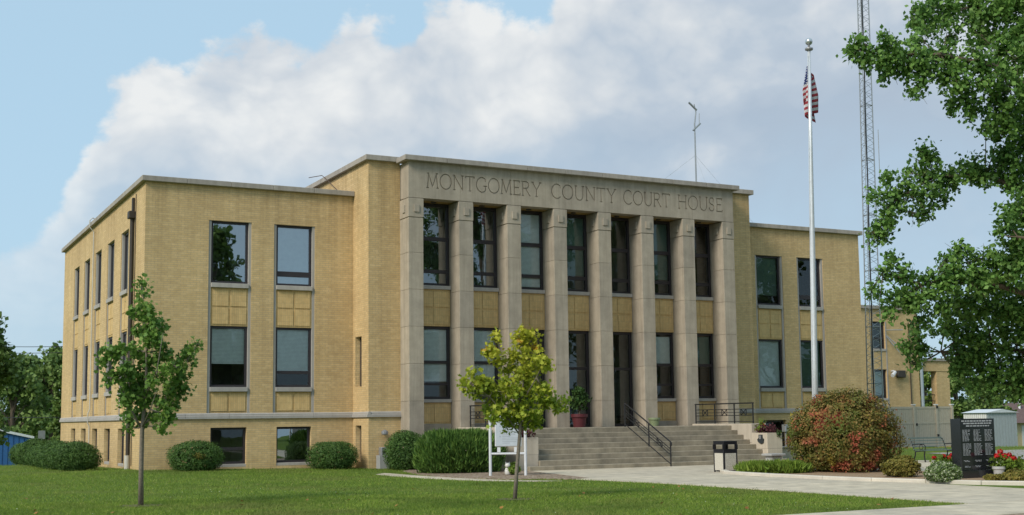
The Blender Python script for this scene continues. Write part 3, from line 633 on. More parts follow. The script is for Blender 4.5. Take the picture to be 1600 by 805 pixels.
for word, xa, xb in (('MONTGOMERY', 9.985, 14.97), ('COUNTY', 15.42, 18.50), ('COURT', 18.85, 21.19), ('HOUSE', 21.60, 23.93)):
    tot = sum(GL[c][0] for c in word)+0.11*(len(word)-1); sx = (xb-xa)/tot; x = xa
    for c in word:
        for pl in GL[c][1]:
            for a, bb in zip(pl[:-1], pl[1:]): stroke((x+a[0]*sx, ZT0+a[1]*HT), (x+bb[0]*sx, ZT0+bb[1]*HT))
        x += (GL[c][0]+0.11)*sx
cme = bpy.data.meshes.new('cutter'); cme.from_pydata(cut.v, [], cut.f); cob = bpy.data.objects.new('cutter', cme); COL.objects.link(cob)
bmx = bmesh.new(); bmx.from_mesh(cme); bmesh.ops.recalc_face_normals(bmx, faces=bmx.faces); bmx.to_mesh(cme); bmx.free()
b = MB(); b.box(PX[0]+0.02, P2-0.02, YF+0.1, YW+0.4, ZL+0.03, ZQB-0.002); fr = b.build('frieze', 'limestone', ch)
fx = [PX[0]]+[PX[i]+PW/2+1.048 for i in range(0, 7)]+[P2]
fx = list(np.linspace(PX[0], P2, 8)); frz = []
for i in range(7):
    b = MB(); b.box(fx[i]+(0.003 if i else 0), fx[i+1]-(0.003 if i < 6 else 0), YF, YF+0.5, ZL, ZQB-0.003); o = b.build('frieze_stone', 'limestone', fr); frz.append(o)
    bmx = bmesh.new(); bmx.from_mesh(o.data); bmesh.ops.recalc_face_normals(bmx, faces=bmx.faces); bmx.to_mesh(o.data); bmx.free()
    # cutter lives in world space, the stone in the courthouse frame
    md = o.modifiers.new('carve', 'BOOLEAN'); md.operation = 'DIFFERENCE'; md.solver = 'EXACT'; md.use_self = True; md.object = cob
dg = bpy.context.evaluated_depsgraph_get()
for o in frz:
    nm = bpy.data.meshes.new_from_object(o.evaluated_get(dg)); o.modifiers.clear(); o.data = nm
    if not nm.materials: nm.materials.append(MATS['limestone'])
bpy.data.objects.remove(cob)
# soffit over the window bays
b = MB(); b.box(PX[0]+PW, PX[7], YF+0.5, YW+0.35, ZL-0.002, ZL+0.028); b.build('soffit', 'soffit_paint', ch)
for i in range(7):
    b = MB(); xm = PX[i]+PW+0.70; b.lathe([(0.11, ZL-0.03), (0.11, ZL-0.003)], xm, -1.88, 14); b.build('soffit_light', 'dark_pipe', ch)
ZLAND = 1.29
for i in range(7):
    a0, a1 = PX[i]+PW+0.014, PX[i+1]-0.014
    upd = dict(bars=[(8.58, 8.73), (7.31, 7.45)], glass='portico_glass' if i < 2 else 'window_glass', fw=0.10)
    if i == 2: upd['blind'] = ('slats', 6.95, 9.9)
    if i in (3, 5): upd['blind'] = ('green_shade', 7.5, 9.9)
    window('front', YW, a0, a1, 6.82, ZL-0.004, 0, sill=(a0, a1, 6.67, 6.816, -0.17), top=0.13, **upd)
    if i in (2, 3, 4):
        spandrel('front', YW, a0, a1, 5.215, 6.666, -0.09, 2)
        f = window('front', YW, a0, a1, ZLAND+0.005, 5.21, 0, bars=[(3.61, 3.73)], glass='door_glass', fw=0.11, name='door')
        h = MB(); h.tube([(a0+0.22, YW-0.03, 2.1), (a0+0.22, YW-0.09, 2.15), (a0+0.22, YW-0.09, 2.7), (a0+0.22, YW-0.03, 2.75)], 0.014, 6); h.build('handle', 'galvanized', f)
    else:
        spandrel('front', YW, a0, a1, 5.245, 6.666, -0.09, 2)
        lb = {0: ('slats', 3.12, 5.12), 1: ('slats', 3.12, 5.12), 5: ('slats', 3.9, 5.1), 6: ('green_shade', 3.9, 5.1)}[i]
        window('front', YW, a0, a1, 2.44, 5.24, 0, bars=[(3.80, 3.92), (2.97, 3.06)], blind=lb, fw=0.10, sill=(a0, a1, 2.31, 2.436, -0.17))
        spandrel('front', YW, a0, a1, 1.50, 2.306, -0.09, 1)
        b = MB(); b.box(a0, a1, YW-0.16, YW+0.25, 1.165, 1.496); b.build('base_stone', 'limestone', ch, 0.008)
b = MB(); b.box(PX[0]+0.05, P2-0.05, YW+0.02, YW+0.30, ZG, 1.160); b.build('foundation_wall', 'limestone', ch)
# downspout, conduit, cable, small fittings
b = MB(); b.tube([(-0.09, 2.05, 0.95), (-0.09, 2.05, 9.30)], 0.075, 8); ds = b.build('downspout', 'dark_pipe', ch)
b = MB(); b.box(-0.24, -0.002, 1.88, 2.22, 9.30, 9.58); b.box(-0.11, -0.002, 1.99, 2.12, 9.585, 10.1); b.build('rain_head', 'dark_pipe', ds, 0.02)
b = MB(); b.tube([(-0.10, 2.05, -0.3), (-0.10, 2.05, 0.48)], 0.10, 10); b.build('boot', 'white_pipe', ds)
b = MB(); b.tube([(-0.09, 2.05, 0.485), (-0.09, 2.05, 0.948)], 0.07, 8); b.build('lower_pipe', 'dark_pipe', ds)
b = MB(); b.tube([(-0.02, 1.72, 0.1), (-0.02, 1.72, 10.2)], 0.015, 6); b.build('earth_wire', 'dark_pipe', ds)
b = MB(); b.tube([(0.1, 11.2, 10.62), (-0.12, 11.2, 10.72), (-0.24, 11.2, 10.6), (-0.24, 11.2, 10.3), (-0.06, 11.2, 10.1), (-0.06, 11.2, 2.3), (-0.13, 11.22, 2.1), (-0.13, 11.25, 1.7), (-0.06, 11.25, 1.55), (-0.06, 11.25, -0.2)], 0.027, 6); b.build('conduit', 'white_pipe', ch)
b = MB(); b.tube([(7.3, 3.6, 11.74), (7.74, 3.2, 11.80), (7.76, 2.6, 11.5), (7.80, 1.7, 11.0), (7.80, 0.9, 10.6), (7.5, 0.45, 10.59), (6.2, 0.38, 10.59)], 0.016, 5); b.build('roof_cable', 'cable_brown', ch)
b = MB(); b.tube([(8.52, YB, 1.20), (8.52, YB-0.14, 1.20)], [0.05, 0.05], 8); b.lathe([(0.11, 1.12), (0.13, 1.16), (0.13, 1.24), (0.05, 1.30)], 8.52, YB-0.17, 12); b.build('wall_lamp', 'lamp_metal', ch)
# ------------------------------------------------------------------ steps
es = thing('entrance_steps', 'concrete entrance steps with stone cheek walls before the portico', 'steps', (17, -6.5, GZ))
XL, XR = 12.0, 22.0; ris = (ZLAND-(-0.166))/8; trd = 0.38; y0 = -5.2
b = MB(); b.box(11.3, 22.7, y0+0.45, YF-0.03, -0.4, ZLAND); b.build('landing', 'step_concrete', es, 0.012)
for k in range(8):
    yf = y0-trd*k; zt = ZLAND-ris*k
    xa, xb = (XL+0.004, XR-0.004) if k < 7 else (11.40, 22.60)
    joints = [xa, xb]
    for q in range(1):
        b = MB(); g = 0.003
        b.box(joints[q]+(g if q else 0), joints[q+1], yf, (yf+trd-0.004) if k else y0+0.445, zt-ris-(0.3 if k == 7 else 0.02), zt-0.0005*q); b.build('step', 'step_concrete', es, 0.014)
for s in (-1, 1):
    xi, xo = (XR, XR+0.72) if s > 0 else (XL, XL-0.85)
    x0, x1 = min(xi, xo), max(xi, xo)
    # upper cheek in three stones, lower planter block in two courses
    for ya, yb in ((-6.46, -5.1), (-5.094, -3.8), (-3.794, YF-0.03)):
        for za, zb in ((-0.4, 0.60), (0.606, 1.355)):
            b = MB(); b.box(x0, x1, ya, yb, za, zb); b.build('cheek_stone', 'cheek_stone', es, 0.012)
    b = MB(); b.box(x0, x1, -7.40, -6.466, -0.4, 0.40); b.build('cheek_stone', 'cheek_stone', es, 0.012)
    b = MB(); b.box(x0, x0+0.12, -7.40, -6.466, 0.406, 1.0); b.box(x1-0.12, x1, -7.40, -6.466, 0.406, 1.0); b.box(x0+0.12, x1-0.12, -7.40, -7.28, 0.406, 1.0); b.box(x0+0.12, x1-0.12, -6.6, -6.466, 0.406, 1.0); b.build('planter_box', 'cheek_stone', es)
    b = MB(); b.box(x0+0.121, x1-0.121, -7.279, -6.601, 0.5, 0.93); b.build('planter_soil', 'soil', es)
# shield plaque on the sunny side of the right cheek
b = MB(); b.prism([(-7.13, 0.93), (-6.93, 0.93), (-6.93, 0.80), (-6.84, 0.74), (-6.88, 0.66), (-6.96, 0.62), (-7.06, 0.58), (-7.19, 0.62), (-7.22, 0.76), (-7.14, 0.80)], XR-0.05, XR-0.001, lambda p, x: (x, p[0], p[1])); pq = b.build('plaque', 'bronze_plaque', es)
b = MB(); b.prism([(-7.10, 0.90), (-6.97, 0.90), (-6.99, 0.76), (-7.08, 0.76)], XR-0.065, XR-0.051, lambda p, x: (x, p[0], p[1])); b.build('plaque_relief', 'lamp_metal', pq)
# railings along the landing
def xbox(b, fn, a, z, wa=0.17, hz_=0.13):
    for p, q in (((a-wa, z-hz_), (a-wa, z+hz_)), ((a+wa, z-hz_), (a+wa, z+hz_)), ((a-wa, z-hz_), (a+wa, z+hz_)), ((a-wa, z+hz_), (a+wa, z-hz_))): b.tube([fn(*p), fn(*q)], 0.017, 5)
def landing_rail(x, label):
    t = thing('landing_railing', label, 'railing', (x, -4.5, 1.355), 'landing railings')
    ysr = [-2.60, -3.90, -5.20, -6.38]
    for y in ysr:
        b = MB(); b.tube([(x, y, 1.34), (x, y, 2.16)], 0.028, 8); b.build('post', 'black_iron', t)
    for z, rr in ((2.16, 0.028), (1.93, 0.016), (1.80, 0.012), (1.68, 0.016), (1.44, 0.016)):
        b = MB(); b.tube([(x, -2.56, z), (x, -6.42, z)], rr, 6); b.build('rail', 'black_iron', t)
    for i in range(3):
        b = MB(); xbox(b, lambda a, z: (x, a, z), (ysr[i]+ysr[i+1])/2, 1.805); b.build('ornament', 'black_iron', t)
landing_rail(22.16, 'black iron railing on the cheek wall with the bronze plaque'); landing_rail(11.70, 'black iron railing on the cheek wall behind the notice board')
hr_ = thing('stair_handrail', 'black iron handrail descending the middle of the steps', 'handrail', (17.1, -6.5, 0))
pa, pb = np.array([17.1, -5.0, 2.20]), np.array([17.1, -8.0, 0.76])
for y, zb in ((-5.0, ZLAND), (-6.62, 0.56), (-8.0, -0.13)):
    f = (y+5.0)/-3.0; zt = pa[2]+(pb[2]-pa[2])*f
    b = MB(); b.tube([(17.1, y, zb-0.03), (17.1, y, zt)], 0.026, 8); b.build('post', 'black_iron', hr_)
for dz, rr in ((0, 0.026), (-0.26, 0.016), (-0.36, 0.012), (-0.47, 0.016), (-0.80, 0.016)):
    b = MB(); b.tube([pa+(0, 0, dz), pb+(0, 0, dz)], rr, 6); b.build('rail', 'black_iron', hr_)
for f in (0.27, 0.77):
    c = pa+(pb-pa)*f; b = MB(); sl_ = (pb[2]-pa[2])/-3.0
    xbox(b, lambda a, z: (17.1, a, z+(a-c[1])*0.48), c[1], c[2]-0.365, 0.16, 0.10); b.build('ornament', 'black_iron', hr_)
b = MB(); b.tube([(17.1, -8.0, 0.76), (17.1, -8.07, 0.72), (17.1, -8.07, 0.64), (17.1, -8.0, 0.60)], 0.024, 6); b.build('rail_scroll', 'black_iron', hr_)
# ================================================================== ANNEX and things behind
an = thing('annex', 'plain two-storey yellow brick annex behind the radio mast', 'building', (43, 14, 0)); CH = ch; ch = an
AW = [(48.15, 49.15)]
wall('front', 14, 34.02, 51.97, -0.6, 8.40, [(48.1, 49.16, 5.80, 7.60), (48.1, 49.16, 2.65, 4.54)])
window('front', 14, 48.11, 49.15, 5.86, 7.59, 0.12, bars=[(6.45, 6.56)], sill=(48.11, 49.15, 5.70, 5.856))
window('front', 14, 48.11, 49.15, 2.71, 4.53, 0.12, sill=(48.11, 49.15, 2.56, 2.706), blind=('shade_cloth', 2.9, 4.4))
b = MB(); b.box(49.165, 49.26, 13.98, 14.0, 2.0, 7.60); b.build('stone_strip', 'trim_stone', an)
b = MB(); b.box(34.02, 51.97, 14.31, 24, -0.6, 8.38); b.build('annex_body', 'dark_room', an)
run_stones('coping_stone', 'coping_stone', 34.2, 52.05, 10, lambda b, s, e: b.box(s, e, 13.86, 14.35, 8.40, 8.62))
b = MB(); b.tube([(52.05, 13.86, 0.0), (52.05, 13.86, 7.9)], 0.10, 8); b.build('downspout', 'pale_blue_pipe', an)
b = MB(); b.tube([(51.15, 13.94, 0.0), (51.15, 13.94, 7.6)], 0.035, 6); b.build('conduit', 'dark_pipe', an)
b = MB(); b.box(49.92, 50.62, 13.78, 13.99, 4.02, 4.48); b.build('floodlight', 'dark_pipe', an, 0.04)
b = MB(); b.tube([(49.55, 13.99, 4.42), (49.5, 13.72, 4.45)], 0.05, 6); b.tube([(49.62, 13.75, 4.36), (49.20, 13.55, 4.12)], [0.11, 0.12], 8); b.build('security_camera', 'white_paint', an)
b = MB()
for dx, dz, z in ((0.9, 0.0, 7.05), (0.75, -0.95, 6.75), (0.55, -1.1, 6.7)): b.tube([(49.1, 13.9, z), (49.1+dx, 13.3, z+dz)], 0.03, 5)
b.build('aerial_bracket', 'galvanized', an)
ch = CH
po = thing('porch', 'low brick porch with a square opening beside the annex', 'porch', (53.3, 14, 0))
b = MB(); b.box(52.2, 54.75, 14.0, 14.5, 4.46, 5.12); b.build('beam', 'yellow_brick', po)
b = MB(); b.box(53.52, 54.70, 14.03, 14.5, -0.6, 4.455); b.build('pillar', 'yellow_brick', po)
b = MB(); b.box(52.15, 54.9, 13.9, 14.6, 5.124, 5.30); b.build('roof_edge', 'coping_stone', po)
b = MB(); b.box(53.62, 54.70, 14.6, 20, 5.124, 5.26); b.build('roof_slab', 'roofing', po)
b = MB(); b.box(52.2, 53.5, 14.2, 14.24, 2.9, 2.95); b.box(52.2, 53.5, 14.2, 14.24, 2.5, 2.55); b.build('rail', 'black_iron', po)
# radio mast
def mast(x, y, label):
    t = thing('radio_mast', label, 'mast', (x, y, 0)); H = 34.0
    def leg(k, z):
        wd = 0.46-0.18*z/H; a = math.radians(90+120*k+12); return np.array([x+wd*math.cos(a)+0.012*z*_rt[0], y+wd*math.sin(a)+0.012*z*_rt[1], z])
    for k in range(3):
        b = MB(); b.tube([leg(k, 0), leg(k, H)], 0.032, 6); b.build('leg', 'galvanized', t)
    for k in range(3):
        b = MB(); z = 0.3; n = 0
        while z < H-0.6:
            b.tube([leg(k, z), leg((k+1) % 3, z+0.30)], 0.011, 4, False); b.tube([leg((k+1) % 3, z+0.30), leg(k, z+0.60)], 0.011, 4, False); z += 0.60; n += 1
            if n % 5 == 0: b.tube([leg(k, z), leg((k+1) % 3, z)], 0.018, 4, False)
        b.build('lattice', 'galvanized', t)
    b = MB(); c0 = [leg(1, z)+np.array([-0.06+0.02*math.sin(z), -0.04, 0]) for z in np.linspace(0, H, 40)]; b.tube(c0, 0.035, 6); b.build('feed_cable', 'wire_black', t)
    b = MB(); c0 = [leg(1, z)+np.array([-0.15+0.015*math.sin(z*1.7), -0.02, 0]) for z in np.linspace(0, H, 40)]; b.tube(c0, 0.022, 6); b.build('feed_cable', 'galvanized', t)
    b = MB(); b.tube([leg(2, 11.5)+(0.35, 0, 0), leg(2, 17)+(0.35, 0, 0)], 0.02, 5); b.tube([leg(2, 11.6), leg(2, 11.6)+(0.35, 0, 0)], 0.02, 5); b.build('whip_aerial', 'galvanized', t)
mp_ = ony(1361, 500, 4.0)
mast(float(mp_[0]), 4.0, 'tall grey lattice radio mast at the end of the brick wing')
# roof aerial
ra = thing('roof_aerial', 'thin guyed weather aerial on the courthouse roof', 'aerial', (28.1-0.6, 5, 11.3)); x, y = 27.3, 4.0
p0, p1 = ony(1088, 290, 4.0), ony(1087, 163, 4.0); x = float(p0[0]); zt = float(p1[2])
for cho in [o for o in (ra,)]: cho.location = (x, y, 10.30); cho['_o'] = [x, y, 10.30]
b = MB(); b.tube([(x, y, 10.25), (x, y, zt-1.0), (x+0.1, y, zt-0.4), (x, y, zt)], [0.045, 0.035, 0.03, 0.02], 6); b.build('pole', 'galvanized', ra)
b = MB(); b.tube([(x-0.32, y, zt+0.05), (x+0.15, y, zt-0.30)], 0.05, 6); b.build('vane', 'galvanized', ra)
b = MB(); b.tube([(x+0.35, y, zt-0.95), (x-0.1, y, zt-1.35)], 0.045, 6); b.tube([(x+0.3, y, zt-0.45), (x+0.28, y, zt-1.0)], 0.02, 5); b.build('vane', 'galvanized', ra)
zg = zt-2.6
for ex, ey in ((-4.2, 1.0), (-0.9, -3.2), (2.0, -2.6)):
    b = MB(); ez = 11.3 if x+ex < W2-0.3 else 10.3
    b.tube([(x, y, zg), (x+ex, y+ey, ez)], 0.005, 4); b.build('guy_wire', 'galvanized', ra)
# flagpole and flag
fp = atd(1272.0, 640, 40.4); fx_, fy_ = float(fp[0]), float(fp[1]); ftop = 13.0
for _ in range(30):
    _q = np.array([fx_, fy_, ftop])-CAM; ftop += (CCY-CF*(_q@_up)/(_q@_fw)-73)*0.015
fl = thing('flagpole', 'tall white flagpole with a silver ball rising behind the red bush', 'flagpole', (fx_, fy_, GZ))
b = MB(); b.lathe([(0.30, GZ), (0.30, GZ+0.10), (0.16, GZ+0.16)], fx_, fy_, 16); b.build('base_collar', 'aluminium_paint', fl)
b = MB(); b.lathe([(0.098, GZ+0.1), (0.098, 3.5), (0.088, 7), (0.066, 10.5), (0.05, ftop-0.15)], fx_, fy_, 18); b.build('shaft', 'aluminium_paint', fl, smooth=True)
b = MB(); b.lathe([(0.05, ftop-0.15), (0.13, ftop-0.12), (0.14, ftop-0.06), (0.05, ftop-0.03), (0.03, ftop+0.06)], fx_, fy_, 16); b.build('truck', 'lamp_metal', fl, smooth=True)
b = MB(); b.lathe([(0.125*math.sin(a)+1e-3, ftop+0.17-0.125*math.cos(a)) for a in np.linspace(0, math.pi, 12)], fx_, fy_, 20); b.build('finial_ball', 'silver_ball', fl, smooth=True)
b = MB(); b.tube([(fx_-0.13, fy_-0.02, 1.3)]+[(fx_-0.10-0.02*math.sin(k), fy_-0.03, 1.3+k*(ftop-1.6)/12) for k in range(1, 13)], 0.007, 4); b.build('halyard', 'white_paint', fl)
# limp flag: hoist along the pole, fly folded and hanging down
fl.rotation_mode = 'QUATERNION'; TILT = 0.020; fl.rotation_quaternion = Matrix.Rotation(TILT, 3, Vector((_fw[0], _fw[1], 0)).normalized()).to_quaternion()
nh, nf = 30, 46; vv = []; fz = ftop-0.28; rdir = np.array(_rt); rdir[2] = 0; rdir /= np.linalg.norm(rdir); fdir = np.array([_fw[0], _fw[1], 0]); fdir /= np.linalg.norm(fdir)
for i in range(nh+1):
    hh = i/nh
    for j in range(nf+1):
        f = j/nf
        drop = 1.00*f**0.9*(1-0.10*hh)
        wob = 0.10*math.sin(f*9.0+hh*2.2)+0.05*math.sin(f*21+hh*5)
        spread = (0.04+0.21*min(1, (hh*1.25+drop*0.55)))
        lat = spread*math.sin(f*11.5+0.7+hh*0.9)*min(1, f*4+0.15)+0.05*f
        back = 0.20*math.cos(f*11.5+0.4)*min(1, f*3)*(0.4+0.6*hh)+wob*0.3
        p = np.array([fx_, fy_, fz-1.36*hh-drop])+rdir*(lat*1.15)+fdir*(back+0.20)+rdir*(TILT*(fz-GZ)+0.02)
        vv.append(tuple(p))
b = MB(); b.v = vv; b.f = [(i*(nf+1)+j, i*(nf+1)+j+1, (i+1)*(nf+1)+j+1, (i+1)*(nf+1)+j) for i in range(nh) for j in range(nf)]
fo = b.build('flag', 'flag_cloth', None, smooth=True); uvl = fo.data.uv_layers.new(name='UVMap')
for lp in fo.data.loops: i, j = divmod(lp.vertex_index, nf+1); uvl.data[lp.index].uv = (j/nf, i/nh)
md = fo.modifiers.new('thick', 'SOLIDIFY'); md.thickness = 0.004
tag(setorg(fo, (fx_, fy_, fz)), 'limp red white and blue striped flag hanging from the flagpole', 'flag')
# ------------------------------------------------------------------ trash can
tx, ty = 15.75, -13.0; tc_ = thing('litter_bin', 'square black litter bin with pale pebble panels beside the kerb', 'litter bin', (tx, ty, GZ+0.016)); s = 0.245; zb = GZ+0.016
for sx in (-1, 1):
    for sy in (-1, 1):
        b = MB(); b.box(tx+sx*s-0.025, tx+sx*s+0.025, ty+sy*s-0.025, ty+sy*s+0.025, zb-0.01, zb+0.95); b.build('post', 'can_black', tc_, 0.005)
for ax in (0, 1):
    for sg in (-1, 1):
        b = MB(); q = s-0.026
        if ax: b.box(tx-q, tx+q, ty+sg*s-0.018, ty+sg*s+0.018, zb+0.06, zb+0.60)
        else: b.box(tx+sg*s-0.018, tx+sg*s+0.018, ty-q, ty+q, zb+0.06, zb+0.60)
        b.build('panel', 'aggregate', tc_)
for z0, z1, ins in ((0.601, 0.72, 0.0), (0.87, 0.955, 0.0)):
    b = MB(); q = s+0.022
    for sg in (-1, 1):
        b.box(tx-q, tx+q, ty+sg*s-0.022, ty+sg*s+0.022, zb+z0, zb+z1); b.box(tx+sg*s-0.021, tx+sg*s+0.021, ty-s+0.023, ty+s-0.023, zb+z0+0.001, zb+z1-0.001)
    b.build('hood_band', 'can_black', tc_)
b = MB(); b.box(tx-s-0.03, tx+s+0.03, ty-s-0.03, ty+s+0.03, zb+0.956, zb+0.98); b.build('lid', 'can_black', tc_, 0.006)
b = MB(); b.box(tx-s+0.03, tx+s-0.03, ty-s+0.03, ty+s-0.03, zb+0.02, zb+0.62); b.build('liner', 'can_black', tc_)
for i, (sx, sy) in enumerate(((-1, -1), (1, -1), (-1, 1), (1, 1))):
    b = MB(); b.box(tx+sx*s-0.05 if sx < 0 else tx+s-0.06, tx-s+0.06 if sx < 0 else tx+s+0.05, ty+sy*s-0.023 if sy < 0 else ty+s-0.01, ty-s+0.01 if sy < 0 else ty+s+0.023, zb+0.722, zb+0.868); b.build('hood_corner', 'can_black', tc_)
# ------------------------------------------------------------------ notice board on two posts
Lp, Rp = onz(766.5, 744.5, GZ), onz(821.6, 744.0, GZ); u_ = (Rp-Lp); u_[2] = 0; wd_ = float(np.linalg.norm(u_)); u_ /= wd_; nrm_ = np.array([u_[1], -u_[0], 0])
nb = thing('notice_board', 'white notice board on two white posts behind the yellowing maple', 'sign', tuple((Lp+Rp)/2))
def obx(b, c, u, n, a0, a1, d0, d1, z0, z1):
    vs = []
    for z in (z0, z1):
        for d in (d0, d1):
            for a in (a0, a1): vs.append(tuple(c+u*a+n*d+np.array([0, 0, z])))
    bb = len(b.v); b.v += vs; b.f += [tuple(bb+i for i in q) for q in ((0, 2, 3, 1), (4, 5, 7, 6), (0, 1, 5, 4), (2, 6, 7, 3), (0, 4, 6, 2), (1, 3, 7, 5))]
for p in (Lp, Rp):
    b = MB(); b.tube([(p[0], p[1], GZ-0.1), (p[0], p[1], GZ+1.92)], 0.046, 10); b.build('post', 'white_paint', nb)
for z in (0.70,):
    b = MB(); b.tube([(Lp[0], Lp[1], GZ+z), (Rp[0], Rp[1], GZ+z)], 0.035, 8); b.build('crossbar', 'white_paint', nb)
b = MB(); obx(b, np.array([Lp[0], Lp[1], GZ]), u_, nrm_, 0.15, wd_-0.12, -0.03, 0.03, 0.92, 1.88); bd = b.build('board', 'white_paint', nb, 0.02)
b = MB(); obx(b, np.array([Lp[0], Lp[1], GZ]), u_, nrm_, 0.18, wd_-0.15, 0.031, 0.034, 0.95, 1.85); b.build('board_face', 'board_face', bd)
b = MB(); c0 = np.array([Lp[0], Lp[1], GZ])
for k, z in enumerate(np.arange(1.02, 1.80, 0.052)):
    e = random.uniform(0.45, 0.62); obx(b, c0, u_, nrm_, 0.38, 0.38+e*(0.9 if k % 4 else 0.5), 0.0345, 0.036, z, z+0.018)
for z in (1.22, 1.38, 1.53): obx(b, c0, u_, nrm_, 0.30, 0.335, 0.0345, 0.036, z, z+0.035)
b.build('print_line', 'board_print', bd)['kind'] = 'stuff'
for a in (0.22, 0.75):
    b = MB(); obx(b, c0, u_, nrm_, a, a+0.10, -0.05, 0.03, 0.74, 0.90); b.build('bracket', 'white_paint', nb)
# cat-shaped pot with yellow-green plant
cp_ = onz(793.5, 742, GZ+0.03); cx, cy = float(cp_[0]), float(cp_[1])
ct = thing('cat_planter', 'small white cat figure planter in the gravel', 'planter', (cx, cy, GZ+0.02)); z = GZ+0.02
b = MB(); b.lathe([(0.07, z), (0.10, z+0.06), (0.10, z+0.14), (0.075, z+0.22), (0.05, z+0.26)], cx, cy, 12); b.build('body', 'cat_paint', ct, smooth=True)
b = MB(); b.lathe([(0.02, z+0.23), (0.075, z+0.26), (0.088, z+0.31), (0.07, z+0.36), (0.01, z+0.385)], cx-0.03, cy-0.05, 12)
for sx in (-1, 1): b.tube([(cx-0.03+sx*0.045, cy-0.05, z+0.35), (cx-0.03+sx*0.065, cy-0.05, z+0.42)], [0.03, 0.004], 5)
b.build('head', 'cat_paint', ct, smooth=True)
b = MB(); b.tube([(cx+0.08, cy+0.03, z+0.04), (cx+0.17, cy, z+0.08), (cx+0.17, cy, z+0.22)], 0.022, 6); b.build('tail', 'cat_paint', ct)
# ------------------------------------------------------------------ pots on the landing
def pot(x, y, zb, r, h, mat, label, cat='flowerpot'):
    t = thing('flowerpot', label, cat, (x, y, zb))
    b = MB(); b.lathe([(r*0.68, zb), (r*0.86, zb+h*0.72), (r*0.96, zb+h*0.74), (r, zb+h*0.78), (r, zb+h), (r*0.88, zb+h), (r*0.86, zb+h*0.88)], x, y, 22); b.build('bowl', mat, t, smooth=False)
    b = MB(); b.lathe([(r*0.85, zb+h*0.80), (r*0.85, zb+h*0.87)], x, y, 16); b.build('potting_soil', 'soil', t); return t
pot(16.05, -3.35, ZLAND, 0.33, 0.52, 'maroon_glaze', 'large maroon flowerpot on the landing before the doors')
pot(19.83, -2.95, ZLAND, 0.25, 0.34, 'sage_glaze', 'small sage green flowerpot on the landing beside a pier')
# ------------------------------------------------------------------ monument
mx0, my0 = 17.45, -21.1; mz = GZ+0.05
mo = thing('memorial_stone', 'upright black granite memorial slab etched with columns of names', 'memorial', (mx0+0.65, my0+0.15, mz))
b = MB(); b.box(mx0-0.10, mx0+1.62, my0-0.10, my0+0.45, mz-0.05, mz+0.20); b.build('plinth', 'black_granite', mo, 0.01)
b = MB(); b.box(mx0, mx0+1.30, my0, my0+0.34, mz+0.204, mz+1.58); ms_ = b.build('slab', 'black_granite', mo, 0.006)
b = MB(); y = my0-0.003
def dashes(xa, xb, z, h, lo=0.06, hi=0.14, rag=0.0):
    x = xa; xb -= random.uniform(0, rag)
    while x < xb-0.03:
        l = min(random.uniform(lo, hi), xb-x); b.poly([(x, y, z), (x+l, y, z), (x+l, y, z+h), (x, y, z+h)]); x += l+0.022
for z, xa, xb, h in ((1.50, 0.05, 1.25, 0.035), (1.435, 0.12, 1.18, 0.035), (1.37, 0.22, 1.10, 0.030)): dashes(mx0+xa, mx0+xb, mz+z, h)
for xa in (0.07, 0.49, 0.91):
    for z in np.arange(0.98, 1.28, 0.032): dashes(mx0+xa, mx0+xa+0.30, mz+z, 0.013, 0.05, 0.11, 0.08)
    for z in np.arange(0.60, 0.90, 0.030): dashes(mx0+xa, mx0+xa+0.32, mz+z, 0.012, 0.05, 0.11, 0.10)
    for z in (0.28, 0.305, 0.43, 0.455): dashes(mx0+xa+random.uniform(0, .05), mx0+xa+0.28, mz+z, 0.012, 0.05, 0.11, 0.12)
b.build('etched_names', 'etched_print', ms_)['kind'] = 'stuff'
# ------------------------------------------------------------------ bench
bx0, by0 = 26.0, -11.35; bz = GZ+0.01
be = thing('park_bench', 'green slatted iron park bench behind the memorial', 'bench', (bx0+0.75, by0, bz))
prof = [(0.00, 0.40), (-0.10, 0.44), (0.05, 0.435), (0.20, 0.42), (0.33, 0.41), (0.42, 0.46), (0.47, 0.56), (0.51, 0.67), (0.55, 0.78), (0.60, 0.86), (0.68, 0.89)]
for px_, pz in prof[1:]:
    b = MB(); b.box(bx0, bx0+1.7, by0+px_-0.022, by0+px_+0.022, bz+pz-0.012, bz+pz+0.012); b.build('slat', 'bench_green', be)
for xx in (bx0+0.03, bx0+1.67):
    b = MB(); b.tube([(xx, by0-0.10, bz), (xx, by0-0.06, bz+0.25), (xx, by0-0.10, bz+0.41)], 0.025, 6); b.tube([(xx, by0+0.50, bz), (xx, by0+0.38, bz+0.25), (xx, by0+0.36, bz+0.40)], 0.025, 6)
    b.tube([(xx, by0+p[0], bz+p[1]-0.025) for p in prof[1:]], 0.02, 6); b.build('leg_frame', 'black_iron', be)
    b = MB(); b.tube([(xx, by0-0.10, bz+0.42), (xx, by0-0.14, bz+0.58), (xx, by0-0.05, bz+0.66), (xx, by0+0.25, bz+0.66), (xx, by0+0.49, bz+0.64)], 0.018, 6)
    b.tube([(xx, by0+0.08+0.09*math.cos(a), bz+0.55+0.09*math.sin(a)) for a in np.linspace(0, 6.28, 13)], 0.012, 5); b.build('arm', 'black_iron', be)
